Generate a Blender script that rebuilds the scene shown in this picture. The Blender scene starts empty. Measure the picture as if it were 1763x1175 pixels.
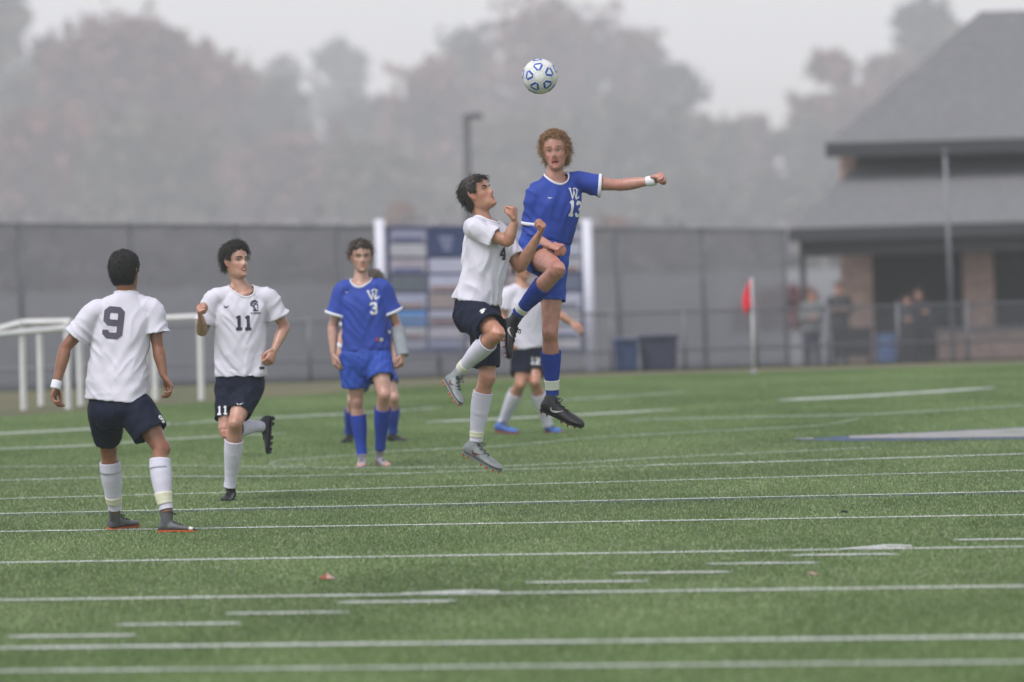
import bpy, bmesh, math, random
import numpy as np
from mathutils import Vector, Matrix, noise
from mathutils.bvhtree import BVHTree

random.seed(7); np.random.seed(7)
V = Vector
R = math.radians
sc = bpy.context.scene
COL = sc.collection

# ------------------------------------------------------------------ camera, world, sun, exposure
F = 13100.0                     # focal length in photo pixels (1763 wide): a 267 mm tele lens
CAMH = 1.8
cam_d = bpy.data.cameras.new('camera')
cam = bpy.data.objects.new('camera', cam_d); COL.objects.link(cam)
cam_d.sensor_width = 36.0; cam_d.lens = 36.0 * F / 1763.0
cam_d.clip_start = 0.5; cam_d.clip_end = 5000
CAMR = (Matrix.Rotation(R(90 - 0.811), 3, 'X') @ Matrix.Rotation(R(-1.787), 3, 'Z'))
cam.matrix_world = Matrix.Translation((0, 0, CAMH)) @ CAMR.to_4x4()
cam_d.dof.use_dof = True
cam_d.dof.focus_distance = 49.4
cam_d.dof.aperture_fstop = 2.9
cam_d.dof.aperture_blades = 0
sc.camera = cam

SUN_EL, SUN_AZ = 58.0, 215.0    # sun high, behind the camera's left shoulder
w = bpy.data.worlds.new('World'); sc.world = w; w.use_nodes = True
nt = w.node_tree; nt.nodes.clear()
sky = nt.nodes.new('ShaderNodeTexSky'); sky.sky_type = 'NISHITA'; sky.sun_disc = False
sky.sun_elevation = R(SUN_EL); sky.sun_rotation = R(SUN_AZ)
sky.air_density = 1.0; sky.dust_density = 1.0; sky.ozone_density = 1.0
hs = nt.nodes.new('ShaderNodeHueSaturation'); hs.inputs['Saturation'].default_value = 0.24
bg = nt.nodes.new('ShaderNodeBackground'); bg.inputs['Strength'].default_value = 0.12
wo = nt.nodes.new('ShaderNodeOutputWorld')
nt.links.new(sky.outputs[0], hs.inputs['Color']); tn = nt.nodes.new('ShaderNodeVectorMath'); tn.operation = 'MULTIPLY'; tn.inputs[1].default_value = (1.0, 0.977, 1.022)   # faintly lilac overcast
nt.links.new(hs.outputs[0], tn.inputs[0]); nt.links.new(tn.outputs[0], bg.inputs['Color'])
nt.links.new(bg.outputs[0], wo.inputs['Surface'])

sd = bpy.data.lights.new('sun', 'SUN'); sd.energy = 1.2; sd.angle = R(35); sd.color = (1.0, 0.985, 0.97)
sun = bpy.data.objects.new('sun', sd); COL.objects.link(sun)
_a, _e = R(SUN_AZ), R(SUN_EL)
sdir = V((math.sin(_a) * math.cos(_e), math.cos(_a) * math.cos(_e), math.sin(_e)))
sun.rotation_euler = (-sdir).to_track_quat('-Z', 'Y').to_euler()
sun.location = sdir * 60

sc.view_settings.view_transform = 'Standard'; sc.view_settings.look = 'None'
sc.view_settings.gamma = 1.0; sc.view_settings.use_curve_mapping = False
sc.view_settings.exposure = 0.88
sc.render.engine = 'CYCLES'
sc.cycles.use_denoising = True
try: sc.cycles.denoiser = 'OPENIMAGEDENOISE'
except Exception: pass
sc.cycles.max_bounces = 6; sc.cycles.diffuse_bounces = 2; sc.cycles.glossy_bounces = 2
sc.cycles.transmission_bounces = 2; sc.cycles.transparent_max_bounces = 6; sc.cycles.volume_bounces = 2
sc.cycles.sample_clamp_indirect = 4.0

# ------------------------------------------------------------------ helpers
def U(px, py, d):
    """the point at depth d (metres along +Y) seen at a photo pixel"""
    v = CAMR @ V(((px - 881.5) / F, (587.5 - py) / F, -1.0))
    return V((0, 0, CAMH)) + v * (d / v.y)
def G(px, py, z=0.0):
    """the ground point at a photo pixel"""
    v = CAMR @ V(((px - 881.5) / F, (587.5 - py) / F, -1.0))
    return V((0, 0, CAMH)) + v * ((z - CAMH) / v.z)

def node_mat(name, rgb, rough=0.7, var=0.0, vscale=8.0, bump=0.0, bscale=200.0, spec=0.4, rgb2=None, attr=False, metal=0.0, sss=0.0, detail=4.0):
    m = bpy.data.materials.new(name); m.use_nodes = True
    n = m.node_tree.nodes; l = m.node_tree.links
    b = n['Principled BSDF']
    b.inputs['Roughness'].default_value = rough
    b.inputs['Metallic'].default_value = metal
    b.inputs['Specular IOR Level'].default_value = spec
    tc = n.new('ShaderNodeTexCoord')
    col = None
    if attr:
        a = n.new('ShaderNodeAttribute'); a.attribute_name = 'Col'; col = a.outputs['Color']
    else:
        c = n.new('ShaderNodeRGB'); c.outputs[0].default_value = (*rgb, 1); col = c.outputs[0]
    if var > 0:
        nz = n.new('ShaderNodeTexNoise'); nz.inputs['Scale'].default_value = vscale; nz.inputs['Detail'].default_value = detail
        l.new(tc.outputs['Object'], nz.inputs['Vector'])
        if rgb2 is not None:
            mx = n.new('ShaderNodeMix'); mx.data_type = 'RGBA'
            rmp = n.new('ShaderNodeMapRange'); rmp.inputs[1].default_value = 0.5 - 0.5 / (1 + 4 * var); rmp.inputs[2].default_value = 0.5 + 0.5 / (1 + 4 * var)
            l.new(nz.outputs[0], rmp.inputs[0]); l.new(rmp.outputs[0], mx.inputs[0])
            l.new(col, mx.inputs[6]); mx.inputs[7].default_value = (*rgb2, 1); col = mx.outputs[2]
        else:
            rmp = n.new('ShaderNodeMapRange'); rmp.inputs[1].default_value = 0.25; rmp.inputs[2].default_value = 0.75
            rmp.inputs[3].default_value = 1 - var; rmp.inputs[4].default_value = 1 + var
            l.new(nz.outputs[0], rmp.inputs[0])
            mx = n.new('ShaderNodeVectorMath'); mx.operation = 'SCALE'
            l.new(col, mx.inputs[0]); l.new(rmp.outputs[0], mx.inputs['Scale']); col = mx.outputs[0]
    l.new(col, b.inputs['Base Color'])
    if bump > 0:
        nb = n.new('ShaderNodeTexNoise'); nb.inputs['Scale'].default_value = bscale; nb.inputs['Detail'].default_value = 3
        l.new(tc.outputs['Object'], nb.inputs['Vector'])
        bp = n.new('ShaderNodeBump'); bp.inputs['Strength'].default_value = bump; bp.inputs['Distance'].default_value = 0.004
        l.new(nb.outputs[0], bp.inputs['Height']); l.new(bp.outputs[0], b.inputs['Normal'])
    if sss > 0:
        b.inputs['Subsurface Weight'].default_value = sss
        b.inputs['Subsurface Radius'].default_value = (0.012, 0.005, 0.003); b.inputs['Subsurface Scale'].default_value = 1.0
    return m

class MB:
    def __init__(self): self.v = []; self.f = []
    def add(self, vs, fs):
        o = len(self.v); self.v.extend([tuple(x) for x in vs]); self.f.extend([tuple(i + o for i in q) for q in fs]); return self

def mesh_of(mb, name='m'):
    me = bpy.data.meshes.new(name); me.from_pydata(mb.v, [], mb.f); me.update(); return me

def fixn(me):
    bm = bmesh.new(); bm.from_mesh(me); bmesh.ops.recalc_face_normals(bm, faces=bm.faces); bm.to_mesh(me); bm.free()

def link(name, me, mat=None, parent=None, smooth=False, norm=False, inv=True):
    if norm: fixn(me)
    o = bpy.data.objects.new(name, me); COL.objects.link(o); me.name = name
    if mat is not None: me.materials.append(mat)
    if smooth: me.shade_smooth()
    if parent is not None:
        o.parent = parent
        if inv and parent.parent is None and parent.type == 'EMPTY': o.matrix_parent_inverse = Matrix.Translation(parent.location).inverted()
    return o

def obj(name, mb, mat=None, parent=None, smooth=False, norm=True):
    return link(name, mesh_of(mb, name), mat, parent, smooth, norm)

def empty(name, loc, label, cat, group=None):
    o = bpy.data.objects.new(name, None); o.location = loc; o.empty_display_size = 0.2; COL.objects.link(o)
    return tag(o, label, cat, group)
def tag(o, label, cat, group=None):
    o['label'] = label; o['category'] = cat
    if group: o['group'] = group
    return o
def kind(o, k): o['kind'] = k; return o

def catmull(arr, sub):
    a = np.asarray(arr, float)
    if len(a) < 3: 
        t = np.linspace(0, 1, sub + 1)[:, None]; return a[0] * (1 - t) + a[-1] * t
    p = np.vstack([2 * a[0] - a[1], a, 2 * a[-1] - a[-2]])
    out = []
    for i in range(1, len(p) - 2):
        for k in range(sub):
            t = k / sub; t2 = t * t; t3 = t2 * t
            out.append(0.5 * (2 * p[i] + (p[i + 1] - p[i - 1]) * t + (2 * p[i - 1] - 5 * p[i] + 4 * p[i + 1] - p[i + 2]) * t2 + (3 * p[i] - p[i - 1] - 3 * p[i + 1] + p[i + 2]) * t3))
    out.append(a[-1]); return np.array(out)

def loft_rings(rings, caps=(True, True), closed=False):
    n = len(rings[0]); vs = [tuple(p) for r in rings for p in r]; fs = []
    m = len(rings)
    for i in range(m if closed else m - 1):
        j = (i + 1) % m
        for k in range(n):
            k2 = (k + 1) % n
            fs.append((i * n + k, i * n + k2, j * n + k2, j * n + k))
    if not closed:
        if caps[0]:
            c = np.mean(rings[0], axis=0); vs.append(tuple(c)); ci = len(vs) - 1
            for k in range(n): fs.append((ci, (k + 1) % n, k))
        if caps[1]:
            c = np.mean(rings[-1], axis=0); vs.append(tuple(c)); ci = len(vs) - 1; b = (m - 1) * n
            for k in range(n): fs.append((ci, b + k, b + (k + 1) % n))
    return vs, fs

def tube(path, radii, n=14, sub=4, side=None, closed=False, hollow=0.0, round_end=False, hollow_start=0.0):
    """swept tube; radii are r or (r_side, r_other); side fixes the first axis"""
    rad = [(r, r) if not isinstance(r, (tuple, list)) else tuple(r) for r in radii]
    P = np.array([tuple(p) for p in path], float); Rr = np.array(rad, float)
    if sub > 1 and not closed: P = catmull(P, sub); Rr = np.maximum(catmull(Rr, sub), 1e-4)
    m = len(P); rings = []; prev = None
    tans = []
    for i in range(m):
        if closed: t = P[(i + 1) % m] - P[i - 1]
        else: t = P[min(i + 1, m - 1)] - P[max(i - 1, 0)]
        tans.append(t / (np.linalg.norm(t) + 1e-12))
    for i in range(m):
        t = tans[i]
        if side is not None: s = np.array(tuple(side), float)
        elif prev is None:
            s = np.array([1., 0, 0]) if abs(t[0]) < 0.8 else np.array([0, 1., 0])
        else: s = prev
        s = s - t * s.dot(t); s /= (np.linalg.norm(s) + 1e-12); prev = s
        u = np.cross(t, s)
        a = np.linspace(0, 2 * np.pi, n, endpoint=False)
        rings.append(P[i] + np.outer(np.cos(a) * Rr[i][0], s) + np.outer(np.sin(a) * Rr[i][1], u))
    if round_end:
        c = P[-1]; r = (Rr[-1][0] + Rr[-1][1]) / 2
        rings.append(c + (rings[-1] - c) * 0.75 + tans[-1] * r * 0.55)
        rings.append(c + (rings[-2] - c) * 0.35 + tans[-1] * r * 0.85)
    if hollow > 0:
        c = P[-1]; last = rings[-1]
        rings.append(c + (last - c) * 0.90 + tans[-1] * 0.001)
        rings.append(c + (last - c) * 0.80 - tans[-1] * hollow)
    if hollow_start > 0:
        c = P[0]; first = rings[0]
        rings.insert(0, c + (first - c) * 0.90 - tans[0] * 0.001)
        rings.insert(0, c + (first - c) * 0.80 + tans[0] * hollow_start)
    return loft_rings(rings, closed=closed)

def box(c, s, rot=None):
    vs = []
    for i in (-1, 1):
        for j in (-1, 1):
            for k in (-1, 1):
                p = V((s[0] * i / 2, s[1] * j / 2, s[2] * k / 2))
                if rot is not None: p = rot @ p
                vs.append(tuple(V(c) + p))
    return vs, [(0, 1, 3, 2), (4, 6, 7, 5), (0, 4, 5, 1), (2, 3, 7, 6), (0, 2, 6, 4), (1, 5, 7, 3)]

def bar(a, b, r, n=10):
    return tube([a, b], [r, r], n=n, sub=1)

def remesh(mb, voxel, smooth_it=2, fac=0.5):
    me = mesh_of(mb, 'tmp'); fixn(me)
    o = bpy.data.objects.new('tmp', me); COL.objects.link(o)
    m = o.modifiers.new('r', 'REMESH'); m.mode = 'VOXEL'; m.voxel_size = voxel
    if smooth_it:
        s = o.modifiers.new('s', 'SMOOTH'); s.factor = fac; s.iterations = smooth_it
    dg = bpy.context.evaluated_depsgraph_get(); dg.update()
    ne = bpy.data.meshes.new_from_object(o.evaluated_get(dg))
    bpy.data.objects.remove(o); bpy.data.meshes.remove(me)
    return ne

def coords(me):
    a = np.empty(len(me.vertices) * 3, np.float32); me.vertices.foreach_get('co', a); return a.reshape(-1, 3).astype(float)
def set_coords(me, a):
    me.vertices.foreach_set('co', a.astype(np.float32).ravel()); me.update()
def normals(me):
    a = np.empty(len(me.vertices) * 3, np.float32); me.vertices.foreach_get('normal', a); return a.reshape(-1, 3).astype(float)
def bvh_of(me):
    return BVHTree.FromPolygons([v.co.copy() for v in me.vertices], [tuple(p.vertices) for p in me.polygons])

def unit(v): v = V(v); return v.normalized()
def lerp(a, b, t): return a + (b - a) * t
HAZE = 0.0006
# ------------------------------------------------------------------ the ground and the field
def ground_z(y):
    if y < 97: return -0.012
    return -0.012 - min(y - 97, 52) * 0.0187

ys = [-15, 0, 20, 40, 60, 80, 90, 97, 105, 115, 125, 137, 149, 160, 200, 260, 340, 450, 620, 800, 1000, 1300, 2100]
xs = [-360, -200, -120, -70, -40, -25, -15, -8, 0, 8, 15, 25, 40, 70, 120, 200, 360]
mb = MB()
vs = [(x, y, ground_z(y)) for y in ys for x in xs]; nx = len(xs)
mb.add(vs, [(j * nx + i, j * nx + i + 1, (j + 1) * nx + i + 1, (j + 1) * nx + i) for j in range(len(ys) - 1) for i in range(nx - 1)])
M_dead = node_mat('dead_grass', (0.115, 0.10, 0.045), 0.95, 0.5, 0.6, 0.4, 30, rgb2=(0.075, 0.085, 0.035))
kind(obj('ground', mb, M_dead, norm=False), 'structure')

mb = MB()
vs = [(x, y, ground_z(y) + 0.02) for y in (101.5, 105, 115, 125, 137, 149, 160, 280, 470) for x in (-160, -40, 0, 40, 160)]
mb.add(vs, [(j * 5 + i, j * 5 + i + 1, (j + 1) * 5 + i + 1, (j + 1) * 5 + i) for j in range(8) for i in range(4)])
M_asph = node_mat('asphalt', (0.105, 0.103, 0.105), 0.6, 0.2, 3.0, 0.3, 60)
kind(obj('parking_lot', mb, M_asph, norm=False), 'structure')

# the artificial turf ends on a slanting far edge
E0, E1, E2 = G(-60, 722), G(900, 653), G(1830, 626)
def edge_y(x):
    if x < E1.x: return lerp(E0.y, E1.y, (x - E0.x) / (E1.x - E0.x))
    return lerp(E1.y, E2.y, (x - E1.x) / (E2.x - E1.x))
mt = bpy.data.materials.new('turf'); mt.use_nodes = True
n = mt.node_tree.nodes; l = mt.node_tree.links; b = n['Principled BSDF']
tc = n.new('ShaderNodeTexCoord')
mp = n.new('ShaderNodeMapping'); mp.inputs['Scale'].default_value = (0.55, 0.22, 1); l.new(tc.outputs['Object'], mp.inputs[0])
nz = n.new('ShaderNodeTexNoise'); nz.inputs['Scale'].default_value = 1.0; nz.inputs['Detail'].default_value = 6; nz.inputs['Roughness'].default_value = 0.62
l.new(mp.outputs[0], nz.inputs['Vector'])
nz2 = n.new('ShaderNodeTexNoise'); nz2.inputs['Scale'].default_value = 55; nz2.inputs['Detail'].default_value = 4; nz2.inputs['Roughness'].default_value = 0.7
l.new(tc.outputs['Object'], nz2.inputs['Vector'])
cr = n.new('ShaderNodeValToRGB'); cr.color_ramp.elements[0].position = 0.36; cr.color_ramp.elements[1].position = 0.64
cr.color_ramp.elements[0].color = (0.052, 0.098, 0.018, 1); cr.color_ramp.elements[1].color = (0.092, 0.150, 0.036, 1)
l.new(nz.outputs[0], cr.inputs[0])
mr = n.new('ShaderNodeMapRange'); mr.inputs[1].default_value = 0.3; mr.inputs[2].default_value = 0.7; mr.inputs[3].default_value = 0.55; mr.inputs[4].default_value = 1.4
l.new(nz2.outputs[0], mr.inputs[0])
sc_ = n.new('ShaderNodeVectorMath'); sc_.operation = 'SCALE'; l.new(cr.outputs[0], sc_.inputs[0]); l.new(mr.outputs[0], sc_.inputs['Scale'])
l.new(sc_.outputs[0], b.inputs['Base Color']); b.inputs['Roughness'].default_value = 0.9; b.inputs['Specular IOR Level'].default_value = 0.12
bp = n.new('ShaderNodeBump'); bp.inputs['Strength'].default_value = 0.6; bp.inputs['Distance'].default_value = 0.01
l.new(nz2.outputs[0], bp.inputs['Height']); l.new(bp.outputs[0], b.inputs['Normal'])
M_turf = mt
mb = MB()
tx = np.linspace(-34, 34, 69); vs = []
for x in tx: vs.append((x, -10, 0.0))
for x in tx: vs.append((x, max(60, edge_y(max(-9, min(9, x)))), 0.0))
k = len(tx); mb.add(vs, [(i, i + 1, k + i + 1, k + i) for i in range(k - 1)])
kind(obj('turf_field', mb, M_turf, norm=False), 'structure')

# painted lines: worn white paint, a little green shows through
def paint_mat(name, rgb, wear):
    m = bpy.data.materials.new(name); m.use_nodes = True
    n = m.node_tree.nodes; l = m.node_tree.links; b = n['Principled BSDF']
    tc = n.new('ShaderNodeTexCoord'); mp = n.new('ShaderNodeMapping'); mp.inputs['Scale'].default_value = (1.3, 0.5, 1)
    l.new(tc.outputs['Object'], mp.inputs[0])
    nz = n.new('ShaderNodeTexNoise'); nz.inputs['Scale'].default_value = 1.6; nz.inputs['Detail'].default_value = 5; nz.inputs['Roughness'].default_value = 0.65
    l.new(mp.outputs[0], nz.inputs['Vector'])
    mr = n.new('ShaderNodeMapRange'); mr.inputs[1].default_value = 0.35 + wear * 0.3; mr.inputs[2].default_value = 0.02 + wear * 0.3 
    l.new(nz.outputs[0], mr.inputs[0])
    mx = n.new('ShaderNodeMix'); mx.data_type = 'RGBA'; l.new(mr.outputs[0], mx.inputs[0])
    mx.inputs[6].default_value = (*rgb, 1); mx.inputs[7].default_value = (0.09, 0.15, 0.055, 1)
    l.new(mx.outputs[2], b.inputs['Base Color']); b.inputs['Roughness'].default_value = 0.85
    return m
M_paint = paint_mat('line_paint', (0.60, 0.61, 0.59), 0.42)
M_mid = paint_mat('thin_line_paint', (0.42, 0.45, 0.40), 0.5)
M_worn = paint_mat('worn_line_paint', (0.36, 0.40, 0.34), 0.75)
M_faint = paint_mat('faint_line_paint', (0.22, 0.27, 0.19), 0.95)
M_bluep = paint_mat('blue_paint', (0.03, 0.06, 0.16), 0.3)
M_pinkp = paint_mat('midfield_paint', (0.27, 0.26, 0.26), 0.5)

LINES = []   # (list of ground points, half depth, material)
def line(pts, width, mat, name='field_line', z=0.004, white=True, taper=0.0):
    P = [G(*p) for p in pts]
    Q = catmull(np.array([tuple(p) for p in P]), 8)
    # wavering edge
    mb = MB(); vs = []; m = len(Q) * 3
    t = np.linspace(0, len(Q) - 1, m)
    X = np.interp(t, range(len(Q)), Q[:, 0]); Y = np.interp(t, range(len(Q)), Q[:, 1])
    for x, y in zip(X, Y):
        wv = 0.02 * noise.noise((x * 3, y, 1)); ww = width * 0.5 * (1 + 0.12 * noise.noise((x * 6, y, 4)))
        if taper: q = len(vs) / 2 / (m - 1); ww *= min(1, 0.12 + min(q, 1 - q) / taper)
        vs += [(x, y + wv - ww, z), (x, y + wv + ww, z)]
    mb.add(vs, [(2 * i, 2 * i + 2, 2 * i + 3, 2 * i + 1) for i in range(m - 1)])
    o = kind(obj(name, mb, mat, norm=False), 'structure')
    if white: LINES.append((X, Y, width * 0.5))
    return o
def yard(yl, yr, mat=None, width=0.20, x0=-120, x1=1890, **k):
    sl = (yr - yl) / 1763.0
    return line([(x, yl + sl * x) for x in np.linspace(x0, x1, 7)], width, mat or M_paint, **k)
yard(1157, 1141, M_mid, width=.14); yard(1117, 1097.5, width=.14); yard(1034.5, 1010.5, width=.125); yard(970, 942.5, width=.115)
yard(916.5, 887.5, width=0.11); yard(885.5, 847, width=0.10); yard(860, 811, width=0.09)
yard(888.3, 849.6, M_bluep, 0.09, name='blue_field_line', z=0.003, white=False)
line([(-100, 831), (0, 828), (250, 822), (480, 821), (705, 816)], 0.16, M_worn)
line([(705, 816), (900, 809), (1115, 803)], 0.16, M_faint)
line([(1115, 802), (1400, 794), (1763, 782.5), (1880, 779)], 0.14, M_paint)
line([(-100, 806), (300, 803), (520, 806), (860, 804), (1180, 787), (1500, 772)], 0.18, M_faint)
line([(1480, 722), (1400, 734), (1190, 745), (1019, 755), (848, 770), (678, 778), (590, 786), (508, 791), (466, 797), (476, 803), (540, 806)], 0.26, M_faint)
line([(-100, 752), (0, 747.5), (160, 739), (293, 731)], 0.6, M_mid)
line([(293, 731), (440, 722), (620, 712), (760, 703)], 0.5, M_worn, taper=.2)
line([(-100, 778), (0, 774), (163, 767), (293, 757), (493, 747)], 0.32, M_mid, taper=.1)
line([(735, 727.5), (900, 720), (1165, 706)], 0.5, M_mid, taper=.15)
line([(900, 694), (1010, 687), (1180, 676)], 0.5, M_faint, taper=.2)
line([(1340, 690), (1500, 682), (1715, 668)], 0.75, M_mid, taper=.12)
line([(1080, 724), (1300, 719), (1500, 714), (1763, 699)], 0.4, M_faint)
def ground_patch(name, pts, faces, z, mat):
    mb = MB(); mb.add([tuple(G(*p) + V((0, 0, z))) for p in pts], faces); return kind(obj(name, mb, mat, norm=False), 'structure')
ground_patch('midfield_mark_outline', [(1366, 758.5), (1460, 760.5), (1600, 759), (1830, 756), (1830, 733.5), (1600, 745), (1461, 751.5)], [(0, 1, 6), (1, 2, 5, 6), (2, 3, 4, 5)], 0.005, M_bluep)
ground_patch('midfield_mark', [(1361, 757), (1400, 757.8), (1402, 755.6), (1380, 755.8)], [(0, 1, 2, 3)], 0.009, M_pinkp)
ground_patch('midfield_mark', [(1462, 756.5), (1600, 756), (1830, 753), (1830, 735), (1600, 746.5), (1462, 752.5)], [(0, 1, 4, 5), (1, 2, 3, 4)], 0.009, M_pinkp)
# yard ticks between the lines
ticks = [(10, 235, 1098), (200, 417, 1077.5), (388, 600, 1058), (578, 785, 1039), (690, 812, 1024), (903, 1115, 1004.5), (1055, 1262, 988.5), (1215, 1412, 972.5), (1360, 1545, 957.5),
         (1470, 1560, 945), (1640, 1790, 931)]
for x0, x1, yy in ticks:
    sl = -0.012
    line([(x0, yy), ((x0 + x1) / 2, yy + sl * (x1 - x0) / 2), (x1, yy + sl * (x1 - x0))], 0.12, M_paint, name='yard_tick', z=0.005, taper=.1)
line([(690, 1026), (760, 1022), (800, 1020), (860, 1021)], 0.13, M_paint, name='yard_tick', z=0.0075)
line([(1445, 948), (1500, 943.5), (1535, 941), (1570, 942.5)], 0.15, M_paint, name='yard_tick', z=0.0075)

# turf blades where the lens resolves them
def blades(name, x, y, h, wd, mat):
    n_ = len(x)
    a = np.random.rand(n_) * np.pi; lean = (np.random.rand(n_, 2) - 0.5) * h[:, None] * 1.3
    v = np.empty((n_, 3, 3), np.float32)
    cx, sy = np.cos(a) * wd / 2, np.sin(a) * wd / 2
    v[:, 0] = np.stack([x - cx, y - sy, np.zeros(n_)], 1); v[:, 1] = np.stack([x + cx, y + sy, np.zeros(n_)], 1)
    v[:, 2] = np.stack([x + lean[:, 0], y + lean[:, 1], h], 1)
    me = bpy.data.meshes.new(name)
    me.vertices.add(n_ * 3); me.vertices.foreach_set('co', v.ravel())
    me.loops.add(n_ * 3); me.loops.foreach_set('vertex_index', np.arange(n_ * 3, dtype=np.int32))
    me.polygons.add(n_); me.polygons.foreach_set('loop_start', np.arange(0, n_ * 3, 3, dtype=np.int32)); me.polygons.foreach_set('loop_total', np.full(n_, 3, np.int32))
    me.update(calc_edges=True)
    return link(name, me, mat)
def scatter(n_, y0, y1, f0, f1):
    y = y0 + np.random.rand(n_) * (y1 - y0); x = (np.random.rand(n_) - 0.5) * 2 * (0.0673 * y + 0.9)
    k_ = np.random.rand(n_) < np.clip(np.minimum((y - y0) / f0, (y1 - y) / f1), 0, 1); return x[k_], y[k_]
_s = [scatter(470000, 34, 66, 5, 6), scatter(150000, 25, 40, .01, 5), scatter(240000, 58, 92, 7, 3)]
bx = np.concatenate([q[0] for q in _s]); by = np.concatenate([q[1] for q in _s])
ins = by < np.array([edge_y(max(-9, min(9, q))) for q in bx]) - 0.1; bx, by = bx[ins], by[ins]; NB = len(bx)
onl = np.zeros(NB, bool)
for X, Y, hw in LINES:
    if Y.max() < 24: continue
    od = np.argsort(X); yy = np.interp(bx, X[od], Y[od], left=1e6, right=1e6); onl |= np.abs(by - yy) < hw * 1.02
mbl = bpy.data.materials.new('turf_blade'); mbl.use_nodes = True
n = mbl.node_tree.nodes; l = mbl.node_tree.links; b = n['Principled BSDF']
gi = n.new('ShaderNodeTexCoord'); nz = n.new('ShaderNodeTexNoise'); nz.inputs['Scale'].default_value = 38; nz.inputs['Detail'].default_value = 2
l.new(gi.outputs['Object'], nz.inputs['Vector'])
mpn = n.new('ShaderNodeMapping'); mpn.inputs['Scale'].default_value = (0.55, 0.22, 1); l.new(gi.outputs['Object'], mpn.inputs[0])
nzl = n.new('ShaderNodeTexNoise'); nzl.inputs['Scale'].default_value = 1.0; nzl.inputs['Detail'].default_value = 6; nzl.inputs['Roughness'].default_value = 0.62
l.new(mpn.outputs[0], nzl.inputs['Vector'])
ad = n.new('ShaderNodeMath'); ad.operation = 'MULTIPLY_ADD'; ad.inputs[1].default_value = 0.6; l.new(nzl.outputs[0], ad.inputs[0])
ad2 = n.new('ShaderNodeMath'); ad2.operation = 'MULTIPLY'; ad2.inputs[1].default_value = 0.4; l.new(nz.outputs[0], ad2.inputs[0]); l.new(ad2.outputs[0], ad.inputs[2])
cr = n.new('ShaderNodeValToRGB'); cr.color_ramp.elements[0].position = 0.34; cr.color_ramp.elements[1].position = 0.66
cr.color_ramp.elements[0].color = (0.100, 0.142, 0.054, 1); cr.color_ramp.elements[1].color = (0.225, 0.280, 0.140, 1)
l.new(ad.outputs[0], cr.inputs[0])
geo = n.new('ShaderNodeNewGeometry'); rm = n.new('ShaderNodeMapRange'); rm.inputs[3].default_value = 0.6; rm.inputs[4].default_value = 1.5; l.new(geo.outputs['Random Per Island'], rm.inputs[0])
vs_ = n.new('ShaderNodeVectorMath'); vs_.operation = 'SCALE'; l.new(cr.outputs[0], vs_.inputs[0]); l.new(rm.outputs[0], vs_.inputs['Scale']); l.new(vs_.outputs[0], b.inputs['Base Color'])
b.inputs['Roughness'].default_value = 0.38; b.inputs['Specular IOR Level'].default_value = 0.35
M_blade = mbl
M_wblade = node_mat('painted_blade', (0.60, 0.61, 0.59), 0.6, 0.35, 6, rgb2=(0.30, 0.34, 0.28))
g = ~onl
kind(blades('turf_blades', bx[g], by[g], 0.006 + 0.010 * np.random.rand(g.sum()), 0.0045 + 0.003 * np.random.rand(g.sum()), M_blade), 'stuff')['label'] = 'short green artificial turf blades of the pitch'
g = onl
kind(blades('painted_turf_blades', bx[g], by[g], 0.006 + 0.009 * np.random.rand(g.sum()), 0.006 + 0.004 * np.random.rand(g.sum()), M_wblade), 'stuff')['label'] = 'white painted turf blades along the field lines'

# ------------------------------------------------------------------ small things on the turf
M_leaf = node_mat('dry_leaf', (0.24, 0.045, 0.015), 0.6, 0.3, 40); M_leaf2 = node_mat('leaf_underside', (0.42, 0.28, 0.24), 0.7, 0.2, 40)
c = G(563, 998)
lf = empty('fallen_leaf', c, 'dry red-brown fallen leaf lying on the turf in the foreground', 'leaf')
def leaf_half(s):
    mb = MB(); N_ = 10; vs = []
    for i in range(N_ + 1):
        t = i / N_; ww = 0.045 * math.sin(math.pi * t) ** 0.7 * (1 + 0.25 * math.sin(t * 22))
        yy = (t - 0.5) * 0.13
        vs += [tuple(c + V((0.0, yy, 0.032 * math.sin(math.pi * (t * 0.9 + 0.05)) + 0.003))), tuple(c + V((s * ww, yy, 0.004 + 0.004 * math.sin(9 * t))))]
    mb.add(vs, [(2 * i, 2 * i + 1, 2 * i + 3, 2 * i + 2) for i in range(N_)]); return mb
obj('leaf_half', leaf_half(-1.0), M_leaf, lf, True); obj('leaf_half', leaf_half(1.1), M_leaf2, lf, True)
mb = MB(); mb.add(*tube([c + V((0, -0.06, 0.006)), c + V((0.01, -0.09, 0.008)), c + V((0.03, -0.11, 0.004))], [0.0016] * 3, n=6)); obj('stem', mb, M_leaf, lf)
M_rub = node_mat('dark_debris', (0.02, 0.02, 0.018), 0.8, 0.2, 60)
def scrap(px, py, L, H, mat, label):
    c = G(px, py); mb = MB()
    ring = []
    for i in range(9):
        t = i / 8; ring.append((c + V(((t - 0.5) * L, 0.01 * math.sin(7 * t), H * 0.5 + H * 0.35 * math.sin(5 * t))), (H * 0.5 * math.sin(math.pi * (0.08 + 0.84 * t)), H * 0.42)))
    mb.add(*tube([r[0] for r in ring], [r[1] for r in ring], n=8, sub=2)); return tag(obj('turf_scrap', mb, mat, None, True), label, 'debris')
scrap(1456, 884, 0.055, 0.016, M_rub, 'small dark scrap of rubber on the turf at the right')
scrap(1400, 991, 0.06, 0.014, M_leaf2, 'pale pinkish leaf scrap between yard ticks at the right')

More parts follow.
